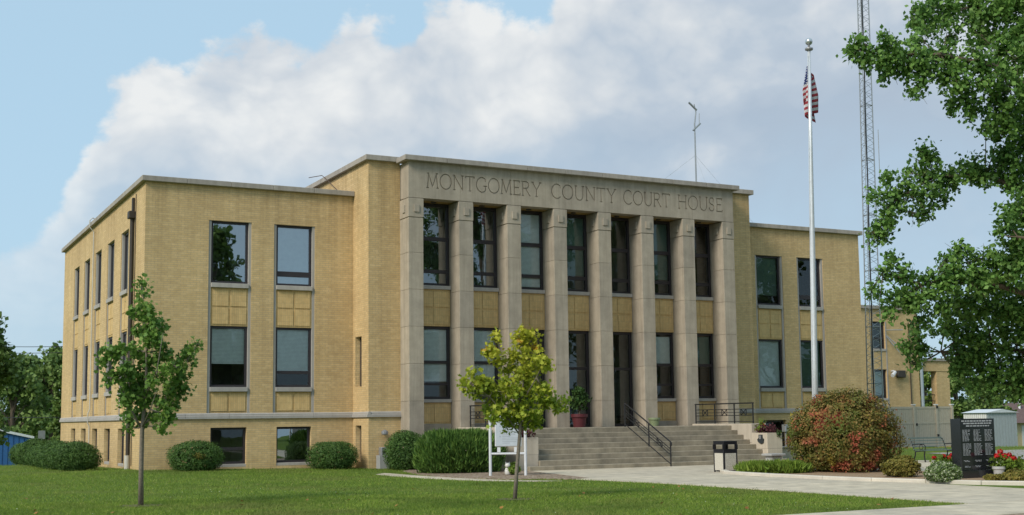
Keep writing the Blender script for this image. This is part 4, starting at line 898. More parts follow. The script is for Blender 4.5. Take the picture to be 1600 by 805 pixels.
# ------------------------------------------------------------------ vinyl fence
fe = thing('vinyl_fence', 'beige vinyl privacy fence with gate before the annex', 'fence', (46, 8, 0)); fz0 = float(gh(46, 8))+0.05
FP = [38.5, 40.7, 43.0, 45.25, 47.03, 48.3]
for i, x in enumerate(FP):
    b = MB(); b.box(x-0.075, x+0.075, 7.93, 8.07, fz0-0.3, 2.18); p = b.build('post', 'vinyl_fence', fe)
    b = MB(); b.prism([(-0.10, -0.10), (0.10, -0.10), (0.10, 0.10), (-0.10, 0.10)], 2.182, 2.24, lambda q, z: (x+q[0], 8+q[1], z)); b.build('cap', 'white_trim', p)
for i in range(len(FP)-1):
    a, c = FP[i]+0.08, FP[i+1]-0.08
    for z0, z1 in ((1.98, 2.10), (1.10, 1.20), (fz0+0.06, fz0+0.18)):
        b = MB(); b.box(a, c, 7.965, 8.035, z0, z1); b.build('rail', 'vinyl_fence', fe)
    n = int((c-a)/0.145)
    for k in range(n):
        x0 = a+(c-a)*k/n
        for z0, z1 in ((fz0+0.182, 1.098), (1.202, 1.978)):
            b = MB(); b.box(x0+0.008, x0+(c-a)/n-0.008, 7.985+(0.004 if k % 2 else 0), 8.015, z0, z1); b.build('plank', 'vinyl_fence', fe)
for z in (0.35, 2.0):
    b = MB(); b.box(46.98, 47.12, 7.90, 7.929, z, z+0.14); b.build('hinge', 'black_iron', fe)
b = MB(); b.box(45.36, 45.44, 7.90, 7.96, 1.0, 1.14); b.build('latch', 'black_iron', fe)
# ------------------------------------------------------------------ shed and house far right
c0 = atd(1544, 690, 97); sx, sy = float(c0[0]), float(c0[1]); zb = float(gh(sx, sy))-0.1
def find_len(fn, u, lo, hi):
    for _ in range(40):
        md_ = (lo+hi)/2; p = fn(md_)-CAM; uu = 800+CF*(p@_rt)/(p@_fw)
        if (uu > u) == (fn(hi)[0] > fn(lo)[0]) : hi = md_
        else: lo = md_
    return lo
Lw = 2.3; Lx = 3.3
sh = thing('garden_shed', 'pale metal garden shed with a shallow white roof', 'shed', (sx, sy, zb)); zt = float(atd(1544, 645, 97)[2])
b = MB(); b.box(sx, sx+Lx, sy, sy+Lw, zb-0.3, zt); b.build('body', 'shed_shaded', sh)
for k in range(12):
    yy0 = sy+0.05+k*Lw/12; b = MB(); b.box(sx-0.03, sx-0.002, yy0, yy0+Lw/12-0.04, zb-0.2, zt-0.01); b.build('cladding_sheet', 'shed_white', sh)  # sunlit side: its brightness is put into the colour
for k in range(10):
    xx0 = sx+0.02+k*Lx/10; b = MB(); b.box(xx0, xx0+Lx/10-0.03, sy-0.03, sy-0.002, zb-0.2, zt-0.01); b.build('cladding_sheet', 'shed_shaded', sh)  # side turned from the sun, painted darker than the same cladding opposite
b = MB(); b.prism([(sx-0.2, zt), (sx+Lx+0.2, zt), (sx+Lx*0.5, zt+0.28)], sy-0.15, sy+Lw+0.15, lambda p, y: (p[0], y, p[1])); b.build('roof', 'shed_roof', sh)
hc = atd(1592, 690, 160); hx, hy = float(hc[0]), float(hc[1]); hz0 = float(gh(hx, hy)); ev = float(atd(1592, 661, 160)[2]); rg = float(atd(1592, 629, 160)[2])
ho = thing('bungalow', 'distant tan bungalow with a brown shingle roof behind the shed', 'house', (hx, hy, hz0))
b = MB(); b.box(hx-1.5, hx+24, hy, hy+9, hz0-1, ev); b.build('wall', 'tan_siding', ho)
b = MB(); b.prism([(hy-0.8, ev), (hy+9.8, ev), (hy+4.5, rg)], hx-9, hx+25, lambda p, x: (x, p[0], p[1])); rf = b.build('roof', 'brown_shingle', ho)
b = MB(); b.tube([(hx+4, hy+3, ev+0.8), (hx+4, hy+3, rg+0.5)], 0.15, 8); b.build('vent_pipe', 'white_trim', rf)
b = MB(); b.box(hx+0.6, hx+4, hy-0.06, hy-0.004, hz0+0.2, ev-0.3); b.build('garage_door', 'shed_white', ho)
b = MB(); b.box(hx-9, hx-1.6, hy+0.5, hy+8.5, hz0-1, ev); b.build('carport', 'shed_white', ho)
# ------------------------------------------------------------------ blue metal building far left
bc = atd(47, 700, 112); bx, by = float(bc[0]), float(bc[1]); bzz = float(gh(bx, by)); evb = float(atd(47, 684, 112)[2])
bb_ = thing('blue_warehouse', 'blue corrugated metal building with white roof edge beyond the lawn', 'warehouse', (bx, by, bzz))
apx, apz = bx-9.0, evb+2.2
b = MB(); b.prism([(bx, bzz-1), (bx, evb), (apx, apz), (bx-18, evb), (bx-18, bzz-1)], by, by+20, lambda p, y: (p[0], y, p[1])); b.build('body', 'blue_metal', bb_)
for k in range(40):
    x0 = bx-18+k*0.45; xm = x0+0.2; top = evb+(apz-evb)*(1-abs(xm-apx)/9.0)-0.12
    b = MB(); b.box(x0, x0+0.36, by-0.06, by-0.003, bzz-1, top); b.build('cladding_sheet', 'blue_metal', bb_)
b = MB(); b.prism([(bx+0.3, evb-0.10), (bx+0.3, evb+0.12), (apx, apz+0.14), (bx-18.3, evb+0.12), (bx-18.3, evb-0.10), (apx, apz-0.08)], by-0.25, by+20.2, lambda p, y: (p[0], y, p[1])); b.build('roof', 'white_trim', bb_)
b = MB(); b.box(bx-0.14, bx+0.02, by-0.10, by-0.062, bzz-0.5, evb-0.12); b.build('corner_trim', 'white_trim', bb_)
# back of a street sign
ss = atd(65, 690, 88); sgx, sgy = float(ss[0]), float(ss[1]); zg0 = float(gh(sgx, sgy)); zs1, zs0 = float(atd(65, 673, 88)[2]), float(atd(65, 686, 88)[2])
sg_ = thing('street_sign', 'grey back of a street sign beyond the clipped hedge', 'sign', (sgx, sgy, zg0))
b = MB(); b.tube([(sgx, sgy, zg0-0.2), (sgx, sgy, zs1)], 0.04, 6); b.build('post', 'galvanized', sg_)
b = MB(); b.box(sgx-0.25, sgx+0.22, sgy-0.06, sgy-0.045, zs0, zs1); b.build('plate', 'lamp_metal', sg_)
# power lines
def utility_pole(p, label):
    x, y = p; z = float(gh(x, y)); t = thing('utility_pole', label, 'utility pole', (x, y, z), 'utility poles')
    b = MB(); b.tube([(x, y, z-0.5), (x, y, 10.2)], [0.17, 0.12], 8); b.build('shaft', 'pole_wood', t)
    b = MB(); b.box(x-0.1, x+0.1, y-1.1, y+1.1, 9.6, 9.75); b.build('crossarm', 'pole_wood', t)
A_ = atd(-180, 640, 118); B_ = atd(330, 640, 118)
utility_pole((float(A_[0]), float(A_[1])), 'wooden utility pole carrying wires past the blue warehouse'); utility_pole((float(B_[0]), float(B_[1])), 'wooden utility pole carrying wires behind the courthouse')
for k, (za, zb_) in enumerate(((9.75, 9.75), (9.1, 9.2), (2.6, 2.4))):
    b = MB(); n = 16; b.tube([(A_[0]+(B_[0]-A_[0])*i/n, A_[1]+(B_[1]-A_[1])*i/n, za+(zb_-za)*i/n-1.0*(1-(2*i/n-1)**2)*(0.6 if k < 2 else 0.1)) for i in range(n+1)], 0.028, 4)
    o = b.build('power_line', 'wire_black', None); tag(setorg(o, tuple(float(v) for v in (A_[0], A_[1], za))), ['upper overhead power wire beside the courthouse corner', 'lower of the paired overhead wires beside the courthouse corner', 'low service wire crossing before the far trees'][k], 'wire')
# utility boxes
ub = thing('utility_cabinet', 'small grey utility cabinet at the wall foot beside the round bush', 'utility box', (8.45, YB-0.35, -0.13))
b = MB(); b.box(8.22, 8.62, YB-0.42, YB-0.06, -0.2, 0.36); b.build('plinth', 'grey_concrete', ub, 0.01)
b = MB(); b.box(8.30, 8.56, YB-0.36, YB-0.10, 0.362, 0.66); b.build('cabinet', 'lamp_metal', ub, 0.02)
b = MB(); b.box(8.37, 8.49, YB-0.365, YB-0.361, 0.44, 0.54); b.build('label_plate', 'bronze_frame', ub)
mpz = ony(1228, 690, -4.2); mxx, myy = float(mpz[0]), -4.2; z0m, z1m, z2m = float(ony(1228, 707, -4.2)[2]), float(ony(1228, 675, -4.2)[2]), float(ony(1228, 663.5, -4.2)[2])
mt_ = thing('post_lamp', 'slim grey post with a box head right of the steps', 'post lamp', (mxx, myy, -0.1))
b = MB(); b.tube([(mxx, myy, -0.2), (mxx, myy, z1m)], 0.035, 8); b.build('post', 'lamp_metal', mt_)
b = MB(); b.box(mxx-0.11, mxx+0.11, myy-0.11, myy+0.11, z1m, z2m); b.build('head', 'galvanized', mt_, 0.015)
gx, gy = 20.15, -10.0
sb_ = thing('stone_seat', 'low grey stone block seat in the bright green planting', 'stone seat', (gx, gy, GZ))
b = MB(); b.box(gx-0.22, gx+0.22, gy-0.2, gy+0.2, GZ-0.05, GZ+0.36); b.build('pedestal', 'grey_concrete', sb_, 0.015)
b = MB(); b.box(gx-0.33, gx+0.33, gy-0.28, gy+0.28, GZ+0.362, GZ+0.44); b.build('seat_slab', 'grey_concrete', sb_, 0.015)
lw = thing('low_wall', 'low pale stone retaining wall right of the steps', 'wall', (25.5, -6.5, GZ))
for k in range(4):
    b = MB(); b.box(22.9+k*1.3, 22.9+k*1.3+1.29, -6.6, -6.2, GZ-0.1, GZ+0.50); b.build('wall_stone', 'cheek_stone', lw, 0.015)
for k in range(4):
    b = MB(); b.box(22.85+k*1.3, 22.85+k*1.3+1.29, -6.66, -6.14, GZ+0.503, GZ+0.58); b.build('cap_stone', 'coping_stone', lw, 0.012)
# ================================================================== VEGETATION
def tree(name, label, base, limbs, clumps, leaf, shape, size, trunk, mat_bark='bark', group=None, n_per=60, sub=0.16, up=0.5, droop=0.3, twigs=True):
    """limbs: list of (points, radii); clumps: list of (centre, radius)"""
    t = thing(name, label, 'tree', tuple(float(v) for v in base), group)
    b = MB(); b.tube(*trunk, n=10); tr = b.build('trunk', mat_bark, t, smooth=True)
    nodes = [np.array(p) for p in trunk[0][1:]]
    if limbs:
        b = MB()
        for P_, R_ in limbs: b.tube(P_, R_, n=6); nodes += [np.array(p) for p in P_]
        if twigs:
            for c, r_ in clumps:
                c = np.array(c); d = [np.linalg.norm(c-q)+0.6*max(0, q[2]-c[2]) for q in nodes]; q = nodes[int(np.argmin(d))]
                mid = (q+c)/2+np.array([0, 0, -0.05*np.linalg.norm(c-q)]); rr = 0.012+0.012*np.max(r_)
                b.tube([q, mid, c], [rr*1.4, rr, rr*0.5], n=5)
                for _ in range(5):
                    e = c+rng.normal(size=3)*np.array(r_)*0.55; b.tube([c+(mid-c)*0.3, (c+e)/2+rng.normal(size=3)*0.04*np.max(r_), e], [rr*0.55, rr*0.4, rr*0.2], n=4, cap=False)
        b.build('branch', mat_bark, t, smooth=True)
    P_ = [clump_pts(c, r_, max(10, int(n_per*float(np.prod(np.array(r_) if hasattr(r_, '__len__') else np.array([r_]*3)))**(2/3)/sizescale(size))), sub) for c, r_ in clumps]
    cr = leaves('crown', np.concatenate(P_), size, shape, leaf, t, up=up, droop=droop)
    return t
def sizescale(s): return (s/0.12)**2
def pxclump(u, v, rpx, d, depth_j=0.0, squash=1.0):
    dd = d+depth_j; return (atd(u, v, dd), np.array([1, 1, squash])*rpx*dd/CF)
# --- young green maple left
B1 = onz(220, 791, GZ); d1_ = float((B1-CAM)@_fw)
def q1(u, v, j=0.0): return tuple(atd(u, v, d1_+j))
tr1 = ([q1(220, 793), q1(220.5, 730), q1(222, 672), q1(228, 610), q1(229, 550), q1(226, 500), q1(222, 445)], [0.060, 0.050, 0.045, 0.032, 0.024, 0.016, 0.006])
lim1 = [([q1(222, 672), q1(205, 640, -.1), q1(182, 590, -.3), q1(165, 555, -.35)], [0.024, 0.02, 0.014, 0.006]), ([q1(223, 665), q1(250, 640, .15), q1(280, 590, .2), q1(300, 550, .1)], [0.024, 0.02, 0.014, 0.006]),
        ([q1(227, 620), q1(245, 580, -.4), q1(255, 520, -.5)], [0.018, 0.012, 0.005]), ([q1(226, 630), q1(210, 580, .45), q1(207, 520, .5)], [0.018, 0.012, 0.005]), ([q1(222, 668), q1(235, 640, -.5), q1(245, 610, -.8)], [0.018, 0.012, 0.005])]
c1_ = [(223, 440, 9, 0), (220, 458, 11, .05), (229, 478, 13, -.05), (212, 488, 15, .1), (240, 495, 19, -.1), (224, 515, 18, .15), (252, 508, 12, .1), (235, 530, 24, -.2), (214, 545, 17, .2), (255, 545, 18, .0), (232, 565, 22, .2),
       (172, 545, 15, -.3), (160, 565, 13, -.35), (185, 555, 18, -.25), (192, 585, 22, -.2), (172, 590, 14, -.4), (205, 580, 20, .3), (206, 615, 22, .0), (192, 625, 17, -.3), (205, 650, 18, .2), (200, 668, 10, .1),
       (245, 590, 20, -.4), (228, 600, 22, .4), (240, 625, 24, .1), (262, 610, 20, .2), (282, 590, 20, .1), (275, 570, 16, -.2), (292, 558, 17, .2), (302, 545, 12, .1), (288, 610, 14, .3), (258, 645, 20, -.2), (235, 655, 17, .3), (250, 665, 12, 0), (308, 538, 7, 0), (270, 632, 16, .4)]
tree('maple_sapling', 'young green maple before the corner of the brick wing', B1, lim1, [pxclump(u, v, r_*0.86, d1_, j, 1.0) for u, v, r_, j in c1_], 'maple_leaf', MAPLE, 0.100, tr1, 'pale_bark', 'young maples on the lawn', n_per=2500, sub=0.07, up=0.45, droop=0.9)
# --- young yellowing maple
B2 = onz(805, 781, GZ); d2_ = float((B2-CAM)@_fw)
def q2(u, v, j=0.0): return tuple(atd(u, v, d2_+j))
tr2 = ([q2(804.5, 783), q2(807, 740), q2(812, 680), q2(815, 640), q2(818, 590), q2(822, 545), q2(821, 520)], [0.048, 0.042, 0.038, 0.026, 0.018, 0.010, 0.005])
lim2 = [([q2(812, 680), q2(795, 655, -.1), q2(765, 620, -.25), q2(735, 600, -.3)], [0.018, 0.015, 0.010, 0.005]), ([q2(813, 672), q2(838, 650, .15), q2(860, 625, .2), q2(878, 632, .2)], [0.018, 0.014, 0.010, 0.005]),
        ([q2(814, 650), q2(795, 610, .3), q2(775, 545, .3)], [0.014, 0.010, 0.004]), ([q2(816, 630), q2(838, 590, -.3), q2(850, 565, -.3)], [0.014, 0.010, 0.004])]
c2_ = [(821, 522, 11, 0), (831, 530, 10, .1), (812, 535, 12, -.1), (825, 548, 16, 0), (808, 555, 15, .2), (775, 530, 10, .3), (768, 550, 13, .3), (778, 560, 12, .2), (845, 570, 17, -.3), (830, 580, 20, 0), (855, 562, 9, -.2), (812, 585, 18, .3), (795, 575, 13, .4),
       (740, 590, 13, -.3), (725, 604, 12, -.3), (755, 600, 16, -.2), (745, 615, 12, -.3), (770, 610, 17, -.2), (760, 630, 14, 0), (785, 615, 16, .2), (800, 605, 18, -.3), (825, 610, 22, .2), (848, 605, 18, -.1), (785, 640, 16, -.2), (805, 640, 20, .1), (828, 640, 20, -.2), (850, 632, 16, .2), (868, 635, 12, .2), (880, 630, 9, .2), (772, 650, 12, -.3), (795, 660, 14, .2), (820, 662, 16, .1), (840, 655, 12, .3)]
tree('maple_sapling', 'young maple turning yellow, an orange tuft on its top', B2, lim2, [pxclump(u, v, r_*0.95, d2_, j) for u, v, r_, j in c2_], 'yellow_maple', MAPLE, 0.102, tr2, 'pale_bark', 'young maples on the lawn', n_per=2500, sub=0.07, up=0.45, droop=0.8)
# --- big tree at right: trunk beyond the frame, limbs reaching in
DB = 36.0; tb_ = atd(1740, 722, DB); tb_[2] = GZ
def q3(u, v, j=0.0): return tuple(atd(u, v, DB+j))
trk = ([tuple(tb_-np.array([0, 0, .3])), q3(1738, 640), q3(1730, 480), q3(1722, 300), q3(1712, 120), q3(1700, -60), q3(1690, -220)], [0.48, 0.38, 0.34, 0.28, 0.22, 0.16, 0.08])
lim3 = [([q3(1722, 300), q3(1650, 170, -.5), q3(1560, 105, -.8), q3(1470, 85, -1), q3(1380, 85, -1)], [0.15, 0.12, 0.085, 0.05, 0.02]), ([q3(1730, 430), q3(1640, 310, .5), q3(1540, 275, .8), q3(1460, 275, .6), q3(1390, 320, .4)], [0.14, 0.10, 0.075, 0.045, 0.02]),
        ([q3(1732, 540), q3(1640, 470, -.8), q3(1540, 440, -1.2), q3(1440, 445, -1), q3(1380, 425, -1)], [0.13, 0.10, 0.07, 0.04, 0.015]), ([q3(1734, 600), q3(1650, 560, .6), q3(1550, 540, 1), q3(1470, 550, 1)], [0.12, 0.09, 0.06, 0.02]),
        ([q3(1712, 150), q3(1620, 40, .8), q3(1520, 10, 1)], [0.11, 0.08, 0.03]), ([q3(1726, 380), q3(1650, 380, -2), q3(1590, 370, -2.6)], [0.10, 0.07, 0.03]), ([q3(1720, 260), q3(1700, 200, 3), q3(1680, 150, 4)], [0.1, 0.07, 0.03]), ([q3(1712, 150), q3(1800, 60, 1), q3(1900, 20, 1)], [0.12, 0.08, 0.03]), ([q3(1730, 430), q3(1830, 330, -.5), q3(1920, 280, -.5)], [0.13, 0.08, 0.03])]
c3_ = [(1332, 75, 15, -1), (1350, 68, 15, -1), (1352, 90, 16, -1), (1375, 95, 22, -1), (1392, 72, 20, -1.2), (1398, 108, 22, -.8), (1420, 92, 24, -1), (1440, 115, 24, -1), (1465, 95, 26, -.7), (1432, 140, 15, -1), (1488, 118, 26, -1),
       (1440, 30, 26, .6), (1465, 15, 28, .8), (1480, 50, 20, .4), (1440, 62, 18, 0), (1520, 10, 34, 1), (1560, 30, 36, .6), (1595, 20, 40, 0), (1530, 55, 18, .5), (1560, 75, 26, 0), (1520, 90, 24, -.8), (1590, 90, 34, -.6), (1625, 60, 45, .2), (1550, 120, 28, -1), (1515, 135, 22, -1), (1500, 160, 20, -.7), (1520, 175, 18, -.7), (1585, 145, 34, -1), (1555, 165, 26, -.8), (1540, 195, 14, -.6), (1575, 195, 28, -.5), (1615, 190, 40, 0), (1590, 235, 30, .3), (1558, 215, 14, .2),
       (1440, 232, 10, .6), (1437, 250, 13, .6), (1455, 258, 16, .6), (1420, 270, 10, .6), (1452, 282, 20, .6), (1482, 280, 22, .8), (1510, 268, 20, .8), (1535, 272, 24, .8), (1565, 265, 26, .8), (1600, 280, 34, .6), (1430, 305, 20, .5), (1460, 310, 17, .5), (1392, 278, 11, .4), (1392, 300, 14, .4), (1372, 310, 12, .4), (1402, 325, 18, .4), (1382, 345, 19, .4), (1362, 368, 13, .4), (1385, 372, 14, .4), (1430, 335, 12, .5), (1412, 300, 14, .5), (1448, 335, 9, .5),
       (1395, 405, 13, -1), (1382, 425, 12, -1), (1358, 455, 11, -1), (1375, 462, 9, -1), (1400, 430, 16, -1), (1410, 458, 20, -1), (1432, 440, 16, -1), (1395, 485, 13, -1), (1425, 478, 20, -.8), (1440, 460, 18, -1), (1462, 440, 20, -1.2), (1480, 405, 14, -1.2), (1490, 430, 26, -1.2), (1465, 470, 24, -1), (1520, 440, 30, -1.2), (1500, 395, 14, -1), (1535, 400, 20, -1), (1555, 435, 32, -1), (1590, 420, 36, -1.4), (1590, 375, 26, -2), (1575, 345, 16, -2.2), (1600, 320, 34, -1), (1558, 365, 12, -2), (1625, 380, 44, -1),
       (1500, 475, 28, 0), (1540, 480, 32, 0), (1580, 480, 36, 0), (1440, 505, 16, -.6), (1432, 530, 12, .8), (1420, 545, 12, .9), (1445, 545, 15, .9), (1440, 565, 9, .9), (1425, 568, 8, .9), (1475, 510, 20, .5), (1505, 520, 28, .8), (1545, 530, 32, .8), (1590, 535, 36, .6), (1500, 555, 24, 1), (1490, 575, 14, 1), (1535, 570, 28, 1), (1575, 580, 30, 1), (1520, 595, 18, 1), (1555, 605, 22, 1), (1595, 610, 26, 1), (1625, 580, 40, .5), (1625, 480, 44, 0),
       (1660, 120, 50, 1), (1680, 260, 55, 1), (1670, 420, 55, .5), (1680, 560, 55, 0), (1700, 20, 60, 1), (1700, -90, 70, 0), (1620, -60, 60, .5), (1780, 60, 60, 0), (1800, 250, 70, 0), (1800, 450, 70, 0), (1880, 150, 60, 0), (1880, 350, 60, 0), (1720, 150, 70, 4), (1720, 350, 70, 4), (1740, 250, 70, -4), (1740, 450, 60, -4), (1540, -50, 50, 1), (1640, 240, 40, 3), (1640, 330, 45, 3)]
tree('shade_tree', 'big leafy shade tree reaching over the fence and memorial', tb_, lim3, [pxclump(u, v, r_*1.05, DB, j) for u, v, r_, j in c3_], 'big_tree_leaf', KITE*np.array([1.25, 1, 1]), 0.145, trk, 'bark', None, n_per=2700, sub=0.11, up=0.4, droop=0.8)
# --- shrubs
def shrub(label, c, rad, leaf, n, size, shape=KITE, name='shrub', cat='shrub', group=None, up=0.3, spiky=False, boxy=2.0, core_mat='boxwood', bumps=0.06, outw=0.8, lift=0.0):
    c = np.array(c, float); rx, ry, rz = rad; gz = c[2]
    t = thing(name, label, cat, tuple(c), group)
    d = rng.normal(size=(n, 3)); d /= np.linalg.norm(d, axis=1)[:, None]; d[:, 2] = np.where(d[:, 2] < -0.75, -d[:, 2], d[:, 2])
    k = (np.abs(d)**boxy).sum(1)**(-1/boxy); ph = rng.uniform(0, 6, 6)
    lump = 1+bumps*(np.sin(5*d[:, 0]+ph[0]+3*d[:, 2])+np.sin(7*d[:, 1]+ph[1]+4*d[:, 0])+0.6*np.sin(13*d[:, 2]+ph[2]+9*d[:, 1]))/2
    P_ = d*(k*lump)[:, None]*np.array([rx, ry, rz])*np.where(rng.uniform(size=n) < 0.05, rng.uniform(1.0, 1.10, n), rng.uniform(0.86, 1.03, n))[:, None]; P_[:, 2] += rz*0.80+lift; P_ += c
    P_ = P_[P_[:, 2] > gz+0.03]; out = P_-(c+np.array([0, 0, rz*0.8])); out /= np.linalg.norm(out, axis=1)[:, None]
    if spiky:
        v = leaf_verts_dir(P_, size, shape, out*0.55+np.array([0, 0, 0.9])); me = fast_mesh('foliage', v-c, len(shape), leaf); fo_ = link('foliage', me, t)
    else: fo_ = leaves('foliage', P_, size, shape, leaf, t, up=up, out=out, outw=outw)
    # dark twiggy inside
    n2_ = 900; d = rng.normal(size=(n2_, 3)); d /= np.linalg.norm(d, axis=1)[:, None]; k = (np.abs(d)**boxy).sum(1)**(-1/boxy)
    Q = d*k[:, None]*np.array([rx, ry, rz])*0.80; Q[:, 2] += rz*0.80+lift; Q = Q+c; Q = Q[Q[:, 2] > gz+0.05]
    leaves('inner_foliage', Q, min(rad)*0.30, KITE*np.array([1.6, 1, 1]), leaf, t, up=0.0, out=(Q-c)/np.linalg.norm(Q-c, axis=1)[:, None], outw=1.2)
    b = MB()
    for _ in range(7):
        a = rng.uniform(0, 6.28); e = c+np.array([math.cos(a)*rx*0.5, math.sin(a)*ry*0.5, rz*1.2]); b.tube([c+np.array([math.cos(a)*rx*0.12, math.sin(a)*ry*0.12, -0.05]), (c+e)/2+rng.normal(size=3)*0.03, e], [0.02, 0.014, 0.006], 5)
    b.build('stem', 'bark', t); return t
def leaf_verts_dir(P_, size, shape, dirs):
    n = len(P_); tn = dirs+rng.normal(size=(n, 3))*0.28; tn /= np.linalg.norm(tn, axis=1)[:, None]; r_ = rng.normal(size=(n, 3)); bt = np.cross(tn, r_); bt /= np.linalg.norm(bt, axis=1)[:, None]; nm_ = np.cross(bt, tn)
    sh_ = shape[None]*(size*rng.uniform(0.6, 1.35, n))[:, None, None]
    return (P_[:, None]+sh_[..., :1]*bt[:, None]+sh_[..., 1:2]*tn[:, None]+sh_[..., 2:3]*nm_[:, None]).reshape(-1, 3)
ords = ['first', 'second', 'third', 'fourth', 'fifth', 'farthest']
for i in range(6):
    y = 2.9+3.0*i; x = -1.75+random.uniform(-.1, .1)
    shrub('rounded clipped boxwood in the side wall hedge, '+('at the brick corner' if i == 0 else ords[i]+' from the brick corner'), (x, y, float(gh(x, y))), (0.88, 0.84+random.uniform(-.10, .08), 0.60+random.uniform(-.06, .07)), 'boxwood', 9000, 0.052, name='boxwood', group='hedge along the side wall', boxy=2.0, bumps=0.09)
def at_front(u, y): p = ony(u, 733, y); return float(p[0]), y, float(gh(p[0], y))
x, y, z = at_front(305, -1.15); bxp = shrub('rounded boxwood with a brown patch under the basement windows', (x, y, z), (0.93, 0.80, 0.56), 'boxwood', 9000, 0.05, name='boxwood', boxy=2.5)
leaves('dry_patch', clump_pts((x-0.05, y-0.80, z+0.52), (0.22, 0.10, 0.16), 220, 0.04), 0.05, KITE, 'yellow_shrub', bxp, up=0.3)['kind'] = 'stuff'
x, y, z = at_front(519, -1.15); shrub('smooth dark boxwood between the basement window and the slit window', (x, y, z), (0.92, 0.80, 0.55), 'boxwood', 9000, 0.048, name='boxwood', boxy=2.6)
x, y, z = at_front(634, -3.5); shrub('round dark boxwood behind the big yew', (x, y, z), (0.75, 0.75, 0.76), 'boxwood', 9000, 0.05, name='boxwood', boxy=2.3)
yc = onz(716, 741, GZ); shrub('big spiky yew mound beside the notice board', (float(yc[0])+0.55, float(yc[1])+1.05, GZ), (1.48, 1.05, 0.78), 'yew', 15000, 0.18, BLADE*np.array([1.0, 1, 1]), name='yew', spiky=True, boxy=2.9, bumps=0.08)
bb2 = onz(1323, 742, GZ); shrub('large round burning bush turning red before the flagpole', (float(bb2[0])+1.05, float(bb2[1])+1.22, GZ+0.03), (1.60, 1.55, 1.34), 'burning_bush', 19000, 0.085, name='burning_bush', boxy=2.3, up=0.35, bumps=0.10)
def lowplant(u, v, rad, leaf, n, size, label, name, shape=KITE, **k):
    p = onz(u, v, GZ+0.045); return shrub(label, (float(p[0]), float(p[1]), GZ+0.04), rad, leaf, n, size, shape, name=name, cat='plant', **k)
# bright green low planting near the bin, three clumps
for i, (u, v, r_) in enumerate(((1180, 739, 0.55), (1204, 739, 0.6), (1232, 739, 0.6))):
    lowplant(u, v, (r_, r_*0.8, 0.17), 'bright_ground_cover', 2000, 0.20, ['low bright green perennials beside the litter bin', 'low bright green perennials before the stone seat', 'low bright green perennials at the foot of the red bush'][i], 'perennial', BLADE*np.array([1.4, 1, 1]), group='bright green perennials', spiky=True, bumps=0.3)
lowplant(1408, 745, (0.52, 0.45, 0.30), 'yellow_shrub', 2600, 0.075, 'loose yellow-green shrub beside the red bush', 'shrub', bumps=0.2)
lowplant(1475, 753, (0.48, 0.42, 0.28), 'variegated', 3200, 0.06, 'rounded white-leaved shrub left of the memorial', 'variegated_shrub', bumps=0.08)
lowplant(1590, 753, (0.40, 0.35, 0.16), 'yellow_shrub', 1600, 0.07, 'low yellowish plants at the kerb right of the memorial', 'shrub', bumps=0.2)
lowplant(1586, 740, (0.45, 0.4, 0.22), 'bright_ground_cover', 1800, 0.07, 'green bedding plant behind the yellowish plants', 'bedding_plant', bumps=0.2)
lowplant(1560, 752, (0.40, 0.3, 0.10), 'yellow_shrub', 900, 0.06, 'sparse dry bedding along the memorial plinth', 'shrub', bumps=0.25)
def blooms(label, heads, depth, r_, name='geranium', leafc=None, stem_to=None):
    c = np.mean([atd(u, v, depth) for u, v in heads], axis=0); zb = GZ+0.05
    t = thing(name, label, 'flowers', (float(c[0]), float(c[1]), zb)); b = MB()
    for u, v in heads:
        p = atd(u, v, depth+rng.normal()*0.08); n = 70; d = rng.normal(size=(n, 3)); d /= np.linalg.norm(d, axis=1)[:, None]
        leaves('bloom', p+d*r_*rng.uniform(.5, 1, n)[:, None]*np.array([1, 1, .8]), 0.05, KITE*np.array([1.6, 1, 1]), 'red_petal', t, up=0, out=d, outw=1.5)
        b.tube([(float(c[0])+rng.normal()*.05, float(c[1])+rng.normal()*.05, zb), tuple((p+np.array([c[0], c[1], zb]))/2+rng.normal(size=3)*.03), tuple(p)], 0.007, 4)
    b.build('stem', 'house_plant', t)
    if leafc:
        Q = np.concatenate([clump_pts(atd(u, v, depth), rr, 240, 0.06) for u, v, rr in leafc]); leaves('foliage', Q, 0.085, KITE*np.array([1.5, 1, 1]), 'bright_ground_cover', t, up=0.6)
blooms('red geraniums behind the white-leaved shrub', [(1460, 715), (1475, 713), (1483, 715), (1487, 711)], 33.6, 0.065, leafc=[(1468, 728, 0.2), (1480, 726, 0.2)])
blooms('red geraniums right of the memorial slab', [(1563, 706), (1568, 711), (1577, 711), (1584, 716), (1571, 716), (1558, 712)], 33.4, 0.085, leafc=[(1565, 725, 0.22), (1575, 730, 0.22), (1590, 728, 0.22)])
gp = atd(1561, 741, 33.3); pot(float(gp[0]), float(gp[1]), GZ+0.045, 0.17, 0.30, 'grey_pipe', 'small grey flowerpot right of the memorial slab')
# yellow plant by the cat
lowplant(801, 741, (0.24, 0.20, 0.20), 'bright_ground_cover', 900, 0.06, 'small yellow-green bush beside the cat planter', 'shrub', bumps=0.15)
